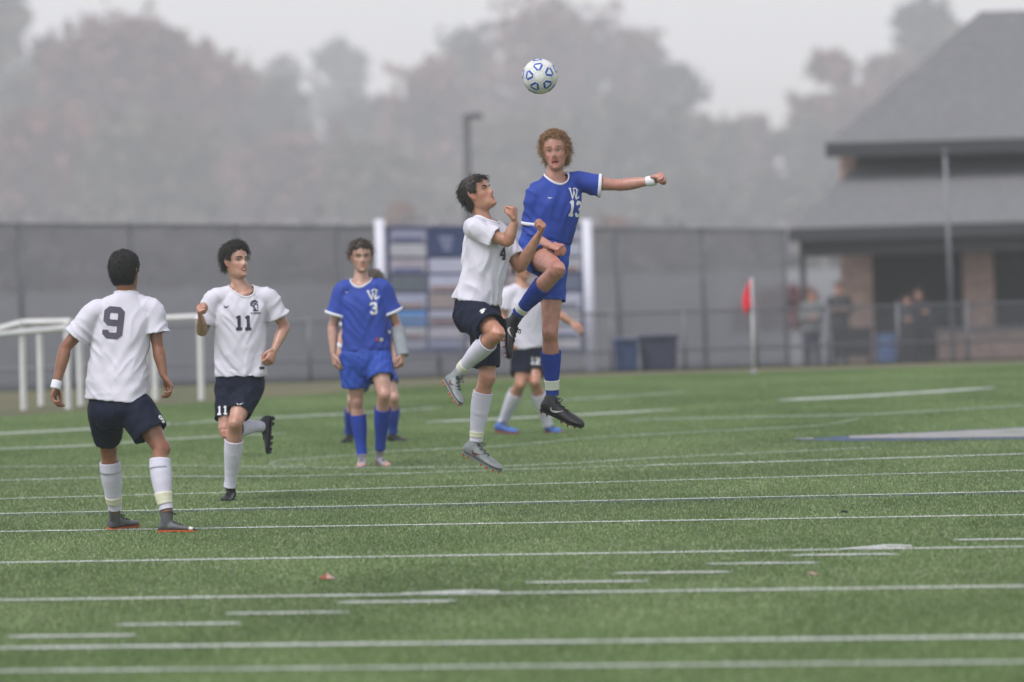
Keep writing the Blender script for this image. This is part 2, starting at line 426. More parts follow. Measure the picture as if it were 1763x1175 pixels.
# ------------------------------------------------------------------ practice goals at the left
M_white = node_mat('white_frame_paint', (0.62, 0.62, 0.60), 0.5, 0.08, 6)
def frame_goal(label, posts, bars, r=0.028):
    base = posts[0][0]
    t = empty('practice_goal', base, label, 'goal', 'small white practice goals behind the pitch')
    for a, b_ in posts:
        mb = MB(); mb.add(*bar(a, b_, r * 1.25, n=4)); obj('post', mb, M_white, t)
    for nm, a, b_ in bars:
        mb = MB(); mb.add(*bar(a, b_, r * 1.25, n=4)); obj(nm, mb, M_white, t)
def post(px, pyb, pyt):
    b_ = G(px, pyb); t_ = U(px - (pyb - pyt) * 0.02, pyt, b_.y); return (b_, t_)
pA, pB, pC, pD = post(41, 706, 556), post(71, 699, 556), post(118, 705, 558), post(139, 699, 556)
frame_goal('small white goal frame at the far left behind player nine', [pA, pB, pC, pD],
           [('crossbar', pA[1], U(122, 554, pC[0].y)), ('top_bar', pB[1] + V((0, 0, 0.0)), pA[1]), ('top_bar', pC[1], pD[1]), ('back_bar', pB[1] - V((0, 0, .03)), pD[1] - V((0, 0, .03)))])
qA, qB = post(-60, 718, 582), post(-38, 708, 578)
frame_goal('white goal frame cut off by the left picture edge', [qA, qB],
           [('crossbar', qA[1], U(110, 566, pC[0].y - 0.4)), ('top_bar', qB[1], U(38, 556, pA[0].y - 0.12)), ('top_bar', qA[1], qB[1])])
rA, rB = post(268, 690, 550), post(347, 689, 546)
rC = post(252, 684, 552)
frame_goal('small white goal frame between players nine and eleven', [rA, rB, rC],
           [('crossbar', rA[1], rB[1]), ('top_bar', rC[1], rA[1]), ('back_bar', U(150, 553, rC[0].y), rC[1])])

# ------------------------------------------------------------------ corner flag
c = G(1298, 643); t_ = U(1293.5, 480, c.y)
cf = empty('corner_flag', c, 'red corner flag on a white pole at the far right corner', 'flag')
mb = MB(); mb.add(*bar(c, t_, 0.014)); obj('pole', mb, M_white, cf, True)
M_red = node_mat('red_flag', (0.85, 0.03, 0.06), 0.8, 0.15, 10)
mb = MB(); vs = []
up = (t_ - c).normalized()
for i in range(9):
    for j in range(7):
        u, v_ = i / 8, j / 6
        p = t_ - up * (0.02 + 0.33 * v_ + 0.10 * u * u) + V((-0.115 * u * (0.6 + 0.4 * math.sin(v_ * 3)), 0.05 * math.sin(u * 7 + v_ * 2), 0)) + V((0, -0.028, 0))
        vs.append(tuple(p))
mb.add(vs, [(i * 7 + j, i * 7 + j + 1, (i + 1) * 7 + j + 1, (i + 1) * 7 + j) for i in range(8) for j in range(6)])
fo = obj('flag_cloth', mb, M_red, cf, True); md = fo.modifiers.new('t', 'SOLIDIFY'); md.thickness = 0.004
mb = MB(); mb.add(*tube([c, c + V((0, 0, 0.03))], [0.06, 0.045], n=14, sub=1)); obj('base', mb, node_mat('flag_base', (0.25, 0.25, 0.26), 0.6, 0.1), cf, True)

# ------------------------------------------------------------------ fences
M_galv = node_mat('galvanised_pipe', (0.17, 0.172, 0.185), 0.45, 0.12, 5, metal=0.3)
M_wire = node_mat('chain_link_wire', (0.16, 0.165, 0.175), 0.6, 0.15, 5)
M_screen = node_mat('mesh_windscreen', (0.50, 0.48, 0.475), 0.9, 0.10, 0.7, spec=0.05)
_n = M_screen.node_tree.nodes; _t = _n.new('ShaderNodeBsdfTransparent'); _x = _n.new('ShaderNodeMixShader'); _x.inputs[0].default_value = 0.62
M_screen.node_tree.links.new(_t.outputs[0], _x.inputs[1]); M_screen.node_tree.links.new(_n['Principled BSDF'].outputs[0], _x.inputs[2])
M_screen.node_tree.links.new(_x.outputs[0], _n['Material Output'].inputs['Surface'])
def fence(label, A, B, zt, nposts, rails, pitch, wr, pr=0.035, screen=False):
    """A, B: base points; zt: (top z at A, top z at B)"""
    t = empty('chain_link_fence', A, label, 'fence')
    At, Bt = V((A.x, A.y, zt[0])), V((B.x, B.y, zt[1]))
    for i in range(nposts):
        k = i / (nposts - 1); a, b_ = lerp(A, B, k), lerp(At, Bt, k)
        a.z = ground_z(a.y) - 0.05
        mb = MB(); mb.add(*bar(a, b_ + V((0, 0, 0.05)), pr)); obj('post', mb, M_galv, t, True)
    for k, nm in rails:
        mb = MB(); mb.add(*bar(lerp(A, At, k), lerp(B, Bt, k), pr * 0.8)); obj(nm, mb, M_galv, t, True)
    # woven wire as crossing diagonals
    L = (B - A).length; ex = (B - A) / L
    nrm = V((-ex.y, ex.x, 0)).normalized(); H = ((At - A).length + (Bt - B).length) / 2
    mb = MB(); nW = int((L + H) / pitch)
    for s in (0, 1):
        off = nrm * (0.004 if s else -0.004)
        for i in range(nW):
            u0 = i * pitch - H; u1 = u0 + H; h0, h1 = 0.0, 1.0
            if u0 < 0: h0 = -u0 / H; u0 = 0
            if u1 > L: h1 = 1 - (u1 - L) / H; u1 = L
            if s: h0, h1 = 1 - h0, 1 - h1
            def pt(u, h):
                k = u / L; return lerp(lerp(A, B, k), lerp(At, Bt, k), h) + off
            mb.add(*bar(pt(u0, h0), pt(u1, h1), wr, n=3))
    o = kind(obj('wire_mesh', mb, M_wire, t, norm=False), 'stuff')
    if screen:                                  # porous mesh screen laced to the far side of the wires, sagging a little
        mb = MB(); n1, n2 = 120, 8; vs = []
        for i in range(n1 + 1):
            for j in range(n2 + 1):
                k, h = i / n1, 0.02 + 0.965 * j / n2
                vs.append(tuple(lerp(lerp(A, B, k), lerp(At, Bt, k), h) + nrm * (0.05 + 0.03 * noise.noise((k * 60, h * 3, 2)))))
        mb.add(vs, [(i * (n2 + 1) + j, i * (n2 + 1) + j + 1, (i + 1) * (n2 + 1) + j + 1, (i + 1) * (n2 + 1) + j) for i in range(n1) for j in range(n2)])
        so = obj('windscreen', mb, M_screen, t, True, norm=False)
    return t
def base(px, d): 
    p = U(px, 600, d); p.z = ground_z(d); return p
A, B = base(-160, 104), base(1356, 127)
fence('tall grey chain link fence across the background behind the players', A, B, (U(-160, 385, 104).z, U(1356, 396, 127).z), 10, [(1.0, 'top_rail'), (0.03, 'bottom_rail')], 0.075, 0.0036, screen=True)
A, B = base(-160, 100.5), base(1900, 112)
fence('low grey chain link fence with a rail along the far touchline', A, B, (U(-160, 572, 100.5).z, U(1900, 517, 112).z), 17, [(1.0, 'top_rail'), (0.35, 'middle_rail')], 0.07, 0.0034, 0.024)
# tall post in front of the pavilion
b_ = base(1641, 118); tp = empty('fence_post', b_, 'tall pale grey post standing in front of the pavilion', 'post')
mb = MB(); mb.add(*bar(b_, U(1627, 262, 118), 0.030)); obj('pole', mb, M_galv, tp, True)
mb = MB(); mb.add(*tube([U(1627, 262, 118), U(1627, 257, 118)], [0.065, 0.03], n=12, sub=1)); obj('cap', mb, M_galv, tp, True)

# ------------------------------------------------------------------ sponsor board
DB = 112.0
sb = empty('sponsor_board', base(833, DB), 'freestanding sponsor board with rows of banners between two white posts', 'board')
M_post = node_mat('board_post', (0.60, 0.60, 0.66), 0.5, 0.05)
M_navy = node_mat('board_frame', (0.035, 0.045, 0.11), 0.6, 0.15, 4)
def bp_(px, py, dd=0.0): return U(px, py, DB + dd)
for x0, x1 in ((653.5, 661), (1010, 1018.5)):
    a = bp_(x1, 655); a.z = ground_z(DB) - 0.03
    mb = MB(); mb.add(*box((bp_((x0 + x1) / 2, 520)), (0.001, 0.001, 0.001)))
    mb = MB(); mb.add(*tube([a, bp_(x0, 378)], [(0.075, 0.06)] * 2, n=12, sub=1, side=(1, 0, 0))); obj('post', mb, M_post, sb, True)
def quad_slab(c0, c1, c2, c3, th):
    n_ = V((0, th, 0)); vs = [c0, c1, c2, c3] + [p + n_ for p in (c0, c1, c2, c3)]
    return [tuple(p) for p in vs], [(0, 1, 2, 3), (7, 6, 5, 4), (0, 4, 5, 1), (1, 5, 6, 2), (2, 6, 7, 3), (3, 7, 4, 0)]
mb = MB(); mb.add(*quad_slab(bp_(668, 606), bp_(1008, 604), bp_(1003, 391), bp_(664, 392), 0.06)); obj('backing', mb, M_navy, sb)
for y0, y1 in ((389.5, 394), (602, 608)):
    mb = MB(); mb.add(*quad_slab(bp_(663, y1 + 0.5, -0.03), bp_(1008, y1 - 1, -0.03), bp_(1008, y0 - 1, -0.03), bp_(663, y0 + 0.5, -0.03), 0.09)); obj('frame_rail', mb, M_navy, sb)
random.seed(3)
colA = [(.34,.33,.40),(.50,.49,.46),(.42,.37,.36),(.13,.15,.16),(.40,.40,.47),(.12,.30,.58),(.50,.50,.47),(.36,.36,.40)]
colB = [(.03,.05,.13),(.03,.05,.13),(.52,.52,.56),(.50,.50,.56),(.34,.28,.24),(.46,.46,.52),(.50,.46,.46),(.30,.33,.42)]
pal = [(.50,.50,.53),(.45,.44,.42),(.15,.17,.22),(.38,.42,.55),(.52,.50,.46),(.30,.30,.36),(.46,.47,.52),(.40,.33,.30)]
strip = [(.05,.07,.17),(.30,.12,.10),(.10,.13,.30),(.20,.20,.22),(.35,.22,.15)]
def pmat(c, _m={}):
    if c not in _m: _m[c] = node_mat('banner_print', (c[0] * .70, c[1] * .72, c[2] * .80), 0.5, 0.12, 9)
    return _m[c]
rows = [(396, 417), (420, 442), (446, 470), (475, 502), (506, 532), (536, 560), (564, 583), (586, 602)]
for ci in range(5):
    x0 = 672 + ci * 66.6; x1 = x0 + 62
    for ri, (y0, y1) in enumerate(rows):
        if ci == 1 and ri < 2:
            if ri == 0: y1 = 442
            else: continue
        c = colA[ri] if ci == 0 else colB[ri] if ci == 1 else random.choice(pal)
        sl = lambda x: -0.006 * (x - 668)
        mb = MB(); mb.add(*quad_slab(bp_(x0, y1 + sl(x0), -0.02), bp_(x1, y1 + sl(x1), -0.02), bp_(x1, y0 + sl(x1), -0.02), bp_(x0, y0 + sl(x0), -0.02), 0.015))
        bn = obj('banner', mb, pmat(c), sb)
        if ci == 1 and ri == 0:
            mb = MB(); 
            for a in range(3):
                mb.add(*quad_slab(bp_(762 - a * 3, 432 - a * 9, -0.028), bp_(776 + a * 2, 432 - a * 9, -0.028), bp_(776 + a * 2, 425 - a * 9, -0.028), bp_(762 - a * 3, 425 - a * 9, -0.028), 0.006))
            obj('crest', mb, pmat((.24, .27, .36)), bn)
        elif (ci * 3 + ri) % 2 == 0:
            q = 0.32 * (y1 - y0)
            mb = MB(); mb.add(*quad_slab(bp_(x0 + 4, y1 - 2 + sl(x0), -0.027), bp_(x1 - 6, y1 - 2 + sl(x1), -0.027), bp_(x1 - 6, y1 - q + sl(x1), -0.027), bp_(x0 + 4, y1 - q + sl(x0), -0.027), 0.006)); obj('printed_band', mb, pmat(strip[(ci + ri) % 5]), bn)

# ------------------------------------------------------------------ dark crates right of the board
M_bblue = node_mat('navy_plastic', (0.035, 0.055, 0.12), 0.5, 0.2, 6); M_bgrey = node_mat('charcoal_plastic', (0.042, 0.046, 0.075), 0.55, 0.2, 6)
def crate(px0, px1, pyt, d, mat, label, hdl):
    a, b_ = base(px0, d), base(px1, d); w_ = b_.x - a.x; zt = U(px0, pyt, d).z; h = zt - a.z
    cx = (a.x + b_.x) / 2; t = empty('storage_bin', (cx, d, a.z), label, 'bin', 'bins by the low fence')
    mb = MB(); s = 0.92
    rings = []
    for k, z in ((0.86, 0.0), (0.88, 0.03), (1.0, h * 0.9), (1.0, h * 0.92)):
        rings.append(np.array([(cx + sx * w_ / 2 * k, d + sy * 0.3 * k, a.z + z) for sx, sy in ((-1, -1), (1, -1), (1, 1), (-1, 1))]))
    mb.add(*loft_rings(rings)); obj('body', mb, mat, t)
    mb = MB(); mb.add(*box((cx, d, a.z + h * 0.95), (w_ * 1.06, 0.66, h * 0.075))); lid = obj('lid', mb, mat, t)
    mb = MB(); mb.add(*box((cx, d - 0.34, a.z + h * 0.95), (w_ * 0.3, 0.03, 0.03))); obj('handle', mb, M_bgrey, lid)
    for sx in (-1, 1):
        mb = MB(); mb.add(*box((cx + sx * w_ * 0.32, d - 0.305, a.z + h * 0.45), (w_ * 0.06, 0.03, h * 0.75))); obj('rib', mb, mat, t)
crate(1057, 1098, 583, 102.6, M_bblue, 'dark blue storage bin standing behind the pitch right of the board', 1)
crate(1101, 1166, 577, 102.8, M_bgrey, 'charcoal storage bin beside the dark blue bin', 1)

# ------------------------------------------------------------------ light pole far behind
DL = 165.0
lb = U(808, 470, DL); lb.z = ground_z(DL)
lp = empty('light_pole', lb, 'tall grey lamp pole with a single arm rising behind the header duel', 'lamp')
M_pole = node_mat('lamp_pole_paint', (0.085, 0.085, 0.09), 0.5, 0.05)
top = U(802.5, 197, DL)
mb = MB(); mb.add(*tube([lb, top], [0.105, 0.085], n=12, sub=1)); obj('pole', mb, M_pole, lp, True)
mb = MB(); mb.add(*bar(top - V((0, 0, 0.1)), top + V((0.15, 0, -0.02)), 0.05)); obj('arm', mb, M_pole, lp, True)
mb = MB(); mb.add(*box(top + V((0.22, 0, -0.05)), (0.26, 0.3, 0.12))); obj('lamp_head', mb, M_pole, lp)

# ------------------------------------------------------------------ pavilion at the right
DP = 150.0
gz = ground_z(DP)
pv = empty('pavilion', V((U(1560, 600, DP).x, DP, gz)), 'brick park pavilion with two tiers of grey hipped roof at the right', 'building')
M_roof = node_mat('roof_shingles', (0.175, 0.175, 0.178), 0.85, 0.35, 7.0, 0.5, 12, rgb2=(0.125, 0.125, 0.13), detail=8)
M_fascia = node_mat('dark_fascia', (0.035, 0.035, 0.037), 0.6, 0.1)
M_brick = node_mat('tan_brick', (0.44, 0.31, 0.25), 0.85, 0.3, 5, 0.4, 20)
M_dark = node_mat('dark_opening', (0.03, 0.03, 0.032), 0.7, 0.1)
M_soffit = node_mat('soffit', (0.16, 0.10, 0.095), 0.8, 0.1)
def P_(px, py, dd=0.0): return U(px, py, DP + dd)
def poly_obj(nm, pts, th, mat, parent=pv, back=V((0, 1, 0))):
    mb = MB(); N_ = len(pts); off = back * th
    mb.add([tuple(p) for p in pts] + [tuple(p + off) for p in pts], [tuple(range(N_))] + [tuple(range(2 * N_ - 1, N_ - 1, -1))] + [(i, i + N_, (i + 1) % N_ + N_, (i + 1) % N_) for i in range(N_)])
    return obj(nm, mb, mat, parent)
# upper roof: front slope, left hip slope, ridge
eL, eR = P_(1421, 249, 0), P_(1960, 234, 0)
rL, rR = P_(1688, 20, 5.0), P_(1990, 12, 5.0)
eB = eL + V((1.6, 10.0, 0.0)); eBR = eR + V((1.6, 10, 0))
mb = MB(); mb.add([tuple(p) for p in (eL, eR, rR, rL, eB, eBR)], [(0, 1, 2, 3), (0, 3, 4), (3, 2, 5, 4), (0, 4, 5, 1), (1, 5, 2)])
rf = obj('upper_roof', mb, M_roof, pv)
def eave(nm, a, b_, h, parent): 
    mb = MB(); d_ = (b_ - a).normalized()
    mb.add(*quad_slab(a - V((0, 0.05, h)), b_ - V((0, 0.05, h)), b_ + V((0, -0.05, 0.02)), a + V((0, -0.05, 0.02)), 0.12)); return obj(nm, mb, M_fascia, parent)
eave('fascia', eL, eR, 0.26, rf)
mb = MB(); mb.add(*quad_slab(P_(1446, 266, 0.6), P_(1950, 254, 0.6), P_(1950, 245, 0.6), P_(1446, 259, 0.6), 7.0)); obj('soffit', mb, M_soffit, pv)
# upper wall band with a brick corner
mb = MB(); mb.add(*quad_slab(P_(1446, 420, 1.4), P_(1474, 420, 1.4), P_(1474, 258, 1.4), P_(1446, 259, 1.4), 0.5)); obj('brick_corner', mb, M_brick, pv)
mb = MB(); mb.add(*quad_slab(P_(1474, 420, 1.6), P_(1950, 410, 1.6), P_(1950, 246, 1.6), P_(1474, 258, 1.6), 5.0)); obj('upper_wall', mb, node_mat('upper_wall_siding', (0.075, 0.075, 0.08), 0.8, 0.15, 4), pv)
# lower roof: mansard apron
lL, lR = P_(1357, 396, -2.4), P_(1960, 377, -2.4)
uL, uR = P_(1484, 276, 1.35), P_(1960, 262, 1.35)
lB = lL + V((1.5, 9, 0)); uB = uL + V((1.0, 5, 0))
mb = MB(); mb.add([tuple(p) for p in (lL, lR, uR, uL, lB, uB)], [(0, 1, 2, 3), (0, 3, 5, 4)])
lr = obj('lower_roof', mb, M_roof, pv)
eave('fascia', lL, lR, 0.24, lr)
zc = lL.z - 0.24
mb = MB(); mb.add(*box(((lL.x + lR.x) / 2 + 0.45, DP + 1.9, zc + 0.06), (lR.x - lL.x - 0.8, 8.4, 0.05))); obj('porch_ceiling', mb, M_soffit, pv)
mb = MB(); mb.add(*box(((P_(1378, 420, -2).x + lR.x) / 2, DP - 1.95, zc - 0.13), (lR.x - P_(1378, 420, -2).x, 0.22, 0.34))); obj('porch_beam', mb, M_fascia, pv)
def column(px0, px1, dd, mat, nm, dep=0.35, z1=None):
    a, b_ = P_(px0, 500, dd), P_(px1, 500, dd)
    mb = MB(); mb.add(*box(((a.x + b_.x) / 2, DP + dd + dep / 2, (gz + (z1 or zc)) / 2), (b_.x - a.x, dep, (z1 or zc) - gz))); return obj(nm, mb, mat, pv)
column(1379, 1389, -2.1, M_fascia, 'porch_post', 0.14)
column(1822, 1832, -2.1, M_fascia, 'porch_post', 0.14)
column(1449, 1503, 0.4, M_brick, 'brick_pier', 0.6)
column(1660, 1712, 0.4, M_brick, 'brick_pier', 0.5)
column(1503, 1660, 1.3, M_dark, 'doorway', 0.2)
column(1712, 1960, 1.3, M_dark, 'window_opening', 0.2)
a, b_ = P_(1612, 500, 0.2), P_(1960, 500, 0.2); zz = P_(1700, 572, 0.2).z
mb = MB(); mb.add(*box(((a.x + b_.x) / 2, DP + 0.4, (gz + zz) / 2), (b_.x - a.x, 0.4, zz - gz))); obj('low_wall', mb, M_brick, pv)
mb = MB(); mb.add(*box(((a.x + b_.x) / 2, DP + 0.4, zz + 0.05), (b_.x - a.x + 0.1, 0.5, 0.1))); obj('wall_coping', mb, node_mat('stone_coping', (0.22, 0.20, 0.19), 0.8, 0.1), pv)
# picnic counter on the porch
tbl = empty('serving_table', base(1450, DP - 1.2), 'dark serving table under the porch roof beside the brick pier', 'table')
a, b_ = P_(1428, 566, -1.2), P_(1502, 566, -1.2)
M_tbl = node_mat('dark_table', (0.022, 0.022, 0.024), 0.6, 0.1)
mb = MB(); mb.add(*box(((a.x + b_.x) / 2, DP - 1.2, a.z - 0.03), (b_.x - a.x, 0.7, 0.06))); obj('table_top', mb, M_tbl, tbl)
mb = MB(); mb.add(*box(((a.x + b_.x) / 2, DP - 1.5, (a.z + gz) / 2 + 0.05), (b_.x - a.x - 0.08, 0.03, a.z - gz - 0.2))); obj('front_panel', mb, M_tbl, tbl)
for sx in (a.x + 0.06, b_.x - 0.06):
    for sy in (-0.28, 0.28):
        mb = MB(); mb.add(*bar(V((sx, DP - 1.2 + sy, gz)), V((sx, DP - 1.2 + sy, a.z - 0.05)), 0.03)); obj('leg', mb, M_tbl, tbl)
# blue barrel
bc = base(1528, DP - 2.8); M_barrel = node_mat('blue_barrel', (0.045, 0.085, 0.19), 0.5, 0.15, 5)
bt = empty('trash_barrel', bc, 'blue trash barrel standing in front of the pavilion porch', 'bin')
h = U(1528, 575, DP - 2.8).z - bc.z
mb = MB(); mb.add(*tube([bc, bc + V((0, 0, 0.03)), bc + V((0, 0, h * 0.33)), bc + V((0, 0, h * 0.66)), bc + V((0, 0, h))], [0.19, 0.205, 0.215, 0.215, 0.205], n=20, sub=3, hollow=0.25)); obj('body', mb, M_barrel, bt, True)
for k in (0.33, 0.66, 0.99):
    mb = MB(); mb.add(*tube([bc + V((0.215 * math.cos(q), 0.215 * math.sin(q), h * k)) for q in np.linspace(0, 2 * np.pi, 24, endpoint=False)], [0.012] * 24, n=6, closed=True)); obj('hoop', mb, M_barrel, bt, True)

# ------------------------------------------------------------------ trees
def leaf_mat(name, c1, c2): return node_mat(name, c1, 0.8, 0.4, 0.5, rgb2=c2, spec=0.15)
LM = [leaf_mat('leaves_russet', (0.215, 0.085, 0.075), (0.14, 0.085, 0.07)), leaf_mat('leaves_olive', (0.095, 0.092, 0.06), (0.12, 0.098, 0.075)),
      leaf_mat('leaves_grey_green', (0.08, 0.085, 0.068), (0.115, 0.105, 0.085)), leaf_mat('leaves_orange', (0.24, 0.085, 0.030), (0.14, 0.055, 0.03)), leaf_mat('leaves_maroon', (0.19, 0.078, 0.08), (0.135, 0.085, 0.075))]
M_bark = node_mat('bark', (0.06, 0.05, 0.042), 0.9, 0.3, 3)
TS = 4.2
def tree(px, pyt, wpx, d, m, label, leaves=2600, low=0.30, gap=0.25, cat='tree', size=0.34):
    d = d * TS if cat == 'tree' else d
    s = d / F; z0 = ground_z(d); c = U(px, 400, d); size = size * max(1.0, d / 330); top = U(px, pyt, d).z; H = top - z0; Wd = wpx * s / 2
    rs = random.Random(int(px * 7 + d)); rn = np.random.RandomState(int(abs(px) * 13 + d) % 99991)
    t = empty('tree' if cat == 'tree' else 'shrub', (c.x, d, z0), label, cat, 'misty autumn trees along the horizon')
    mb = MB(); tr = max(0.12, H * 0.022)
    trunk_top = V((c.x + rs.uniform(-.4, .4), d, z0 + H * 0.8))
    mb.add(*tube([V((c.x, d, z0 - 0.1)), V((c.x + rs.uniform(-.2, .2), d, z0 + H * 0.35)), trunk_top], [tr * 1.3, tr, tr * 0.25], n=8, sub=4))
    lobes = []
    nl = max(16, int(24 * Wd / 4))
    for i in range(nl):
        hh = rs.uniform(low, 0.93); env = math.sin(math.pi * min(1, max(0.08, (hh - low * 0.6) / (1.03 - low * 0.6)))) ** 0.45
        a = rs.uniform(0, 2 * math.pi); rr = Wd * env * rs.uniform(0.25, 0.85)
        p = V((c.x + rr * math.cos(a), d + rr * math.sin(a) * 0.8, z0 + H * hh)); r = Wd * rs.uniform(0.2, 0.46)
        if p.z + r * 0.8 > top: p.z = top - r * 0.8
        lobes.append((p, r))
    lobes.append((V((c.x, d, top - Wd * 0.3)), Wd * 0.33))
    for p, r in lobes:
        st = V((c.x, d, z0 + H * rs.uniform(0.25, 0.5))); md = lerp(st, p, 0.55) + V((0, 0, 0.1 * H * rs.uniform(0, .5)))
        mb.add(*tube([st, md, p], [tr * 0.5, tr * 0.3, tr * 0.1], n=5, sub=3))
    obj('trunk', mb, M_bark, t, True, norm=False)
    tot = sum(r * r for _, r in lobes); V_, F_ = [], []
    pts = []
    for p, r in lobes:
        k = int(leaves * r * r / tot); dirs = rn.normal(size=(k, 3)); dirs /= np.linalg.norm(dirs, axis=1)[:, None]
        rad = r * (0.25 + 1.05 * rn.rand(k)) * np.where(rn.rand(k) < 0.12, 1 + 0.6 * rn.rand(k), 1); pts.append(np.array(tuple(p)) + dirs * rad[:, None] * np.array([1, 1, 0.8]))
    pts = np.vstack(pts)
    k = len(pts); a1 = rn.normal(size=(k, 3)); a1 /= np.linalg.norm(a1, axis=1)[:, None]; a2 = np.cross(a1, rn.normal(size=(k, 3))); a2 /= np.linalg.norm(a2, axis=1)[:, None]
    sz = (size * (0.6 + 0.8 * rn.rand(k)))[:, None]
    q = np.stack([pts - a1 * sz, pts + a2 * sz * 0.6, pts + a1 * sz, pts - a2 * sz * 0.6], 1).reshape(-1, 3)
    me = bpy.data.meshes.new('crown'); me.from_pydata(q.tolist(), [], np.arange(4 * k).reshape(-1, 4).tolist()); link('crown', me, m, t)
    return t
TREES = [
 (-40, -60, 260, 330, 1, 'grey-green tree rising past the top left corner'), (95, 70, 170, 300, 2, 'rounded grey tree low at the left edge'),
 (200, 22, 330, 285, 4, 'broad russet tree with rounded crown at the upper left'), (330, 70, 260, 300, 0, 'reddish tree right of the broad russet tree'),
 (60, 190, 240, 262, 0, 'low reddish tree behind player nine'), (250, 200, 250, 258, 1, 'low olive tree above players nine and eleven'),
 (430, 140, 230, 310, 2, 'grey-green tree above the gap left of centre'), (500, 95, 110, 430, 1, 'faint thin tree showing in the sky gap left of centre'),
 (595, 60, 120, 440, 2, 'faint tall tree in the misty gap above player three'), (520, 235, 240, 275, 4, 'maroon tree above player three, left side'), 
 (640, 165, 170, 330, 2, 'grey tree right of the misty gap'), (660, 250, 220, 268, 1, 'dull olive tree left of the lamp pole'), 
 (735, 105, 190, 315, 0, 'reddish tree behind the lamp pole'), (835, 40, 170, 345, 2, 'tall thin-leaved grey tree left of the ball'),
 (920, -8, 220, 340, 0, 'tall russet tree directly behind the ball'), (1020, 18, 190, 350, 4, 'maroon tree right of the ball'),
 (1100, 45, 150, 350, 0, 'reddish tree top above the outstretched arm'), (900, 205, 260, 280, 1, 'wide olive tree behind the leaping players'),
 (1060, 180, 240, 285, 2, 'broad grey tree above the outstretched fist'), (1165, 105, 140, 330, 2, 'grey tree on the slope right of centre'),
 (1215, 200, 170, 300, 1, 'olive tree descending toward the sky gap'), (1290, 205, 120, 310, 4, 'small pointed tree left of the sky gap'),
 (1330, 315, 130, 300, 2, 'low grey tree at the bottom of the sky gap'), (1395, 205, 130, 290, 2, 'grey tree left of the pavilion roof'),
 (1445, 90, 170, 310, 0, 'reddish tree leaning over the left end of the pavilion roof'), (1530, 95, 150, 320, 4, 'maroon tree behind the sloping roof edge'),
 (1600, -6, 110, 335, 2, 'thin tall tree poking above the roof slope'), (1660, 40, 120, 340, 1, 'olive treetop just left of the roof ridge'),
 (1380, 300, 190, 262, 2, 'low bushy tree behind the pavilion porch'), (1180, 300, 240, 255, 2, 'low grey tree right of the leaping player'),
]
for i, (px, pyt, wpx, d, m, lab) in enumerate(TREES):
    thin = d > 335
    tree(px, pyt, wpx, d, LM[m], lab, leaves=int((1700 if thin else 3400) * max(0.6, wpx / 220)), low=0.06 if d < 335 else 0.25, size=0.30 if thin else 0.36)
LM.append(leaf_mat('leaves_grey_brown', (0.26, 0.25, 0.245), (0.22, 0.21, 0.205)))
for px, pyt, wpx, d, m, lab in [(-20, 398, 330, 481, 5, 'grey-brown hedge behind the fence at the far left'), (215, 403, 330, 478, 5, 'grey-brown hedge behind the fence between players nine and eleven'), (450, 397, 330, 482, 5, 'grey-brown hedge behind the fence left of player three'),
                                (690, 401, 330, 479, 5, 'grey-brown hedge behind the left half of the sponsor board'), (920, 398, 330, 483, 5, 'grey-brown hedge behind the right half of the sponsor board'), (1140, 402, 330, 480, 5, 'grey-brown hedge behind the bins'),
                                (1340, 404, 280, 484, 5, 'grey-brown hedge behind the corner flag'),
                                (692, 352, 60, 700, 3, 'small orange shrub just above the left board post'), (1065, 385, 110, 600, 3, 'tan orange shrub right of the sponsor board'), (1330, 505, 130, 200, 4, 'low maroon shrub by the pavilion porch')]:
    tree(px, pyt, wpx, d, LM[m], lab, leaves=9000 if m == 5 else 2200, low=0.03, cat='shrub', size=0.22 if m == 5 else 0.26)
# ------------------------------------------------------------------ people
# --- flat marks: strokes projected onto cloth
GL = {
 '9': [[(.5,.50),(.18,.50),(.1,.58),(.1,.82),(.18,.9),(.42,.9),(.5,.82),(.5,.18),(.42,.1),(.18,.1),(.1,.18),(.1,.27)]],
 '3': [[(.1,.73),(.1,.82),(.18,.9),(.42,.9),(.5,.82),(.5,.58),(.42,.5),(.24,.5)],[(.42,.5),(.5,.42),(.5,.18),(.42,.1),(.18,.1),(.1,.18),(.1,.27)]],
 '1': [[(.3,.02),(.3,.98)],[(.1,.09),(.5,.09)],[(.3,.9),(.14,.78)]],
 '4': [[(.42,0),(.42,1)],[(.41,.95),(.07,.36)],[(.0,.34),(.6,.34)],[(.26,.07),(.58,.07)]],
 '2': [[(.1,.70),(.1,.82),(.18,.9),(.42,.9),(.5,.82),(.5,.62),(.1,.2),(.1,.1),(.56,.1)]],
}
def text_strokes(txt, h, sw=0.19, adv=0.66, asp=1.0):
    out = []; W = adv * len(txt) - (adv - 0.6)
    for i, ch in enumerate(txt):
        for st in GL[ch]:
            out.append(([((x + i * adv - W / 2) * h * asp, (y - 0.5) * h) for x, y in st], sw * h))
    return out
def swoosh(L):
    t = np.linspace(0, 1, 9); pts = []; ws = []
    for a in t:
        if a < 0.3: u = a / 0.3; x = -0.42 + 0.12 * u * u; y = 0.12 - 0.24 * u
        else: u = (a - 0.3) / 0.7; x = -0.30 + 0.80 * u; y = -0.12 + 0.30 * u ** 1.35
        pts.append((x * L, y * L)); ws.append(L * 0.15 * max(0.06, math.sin(math.pi * min(1, a * 1.15 + 0.05)) ** 0.8 if a < 0.82 else 0.10))
    return [(pts, ws)]
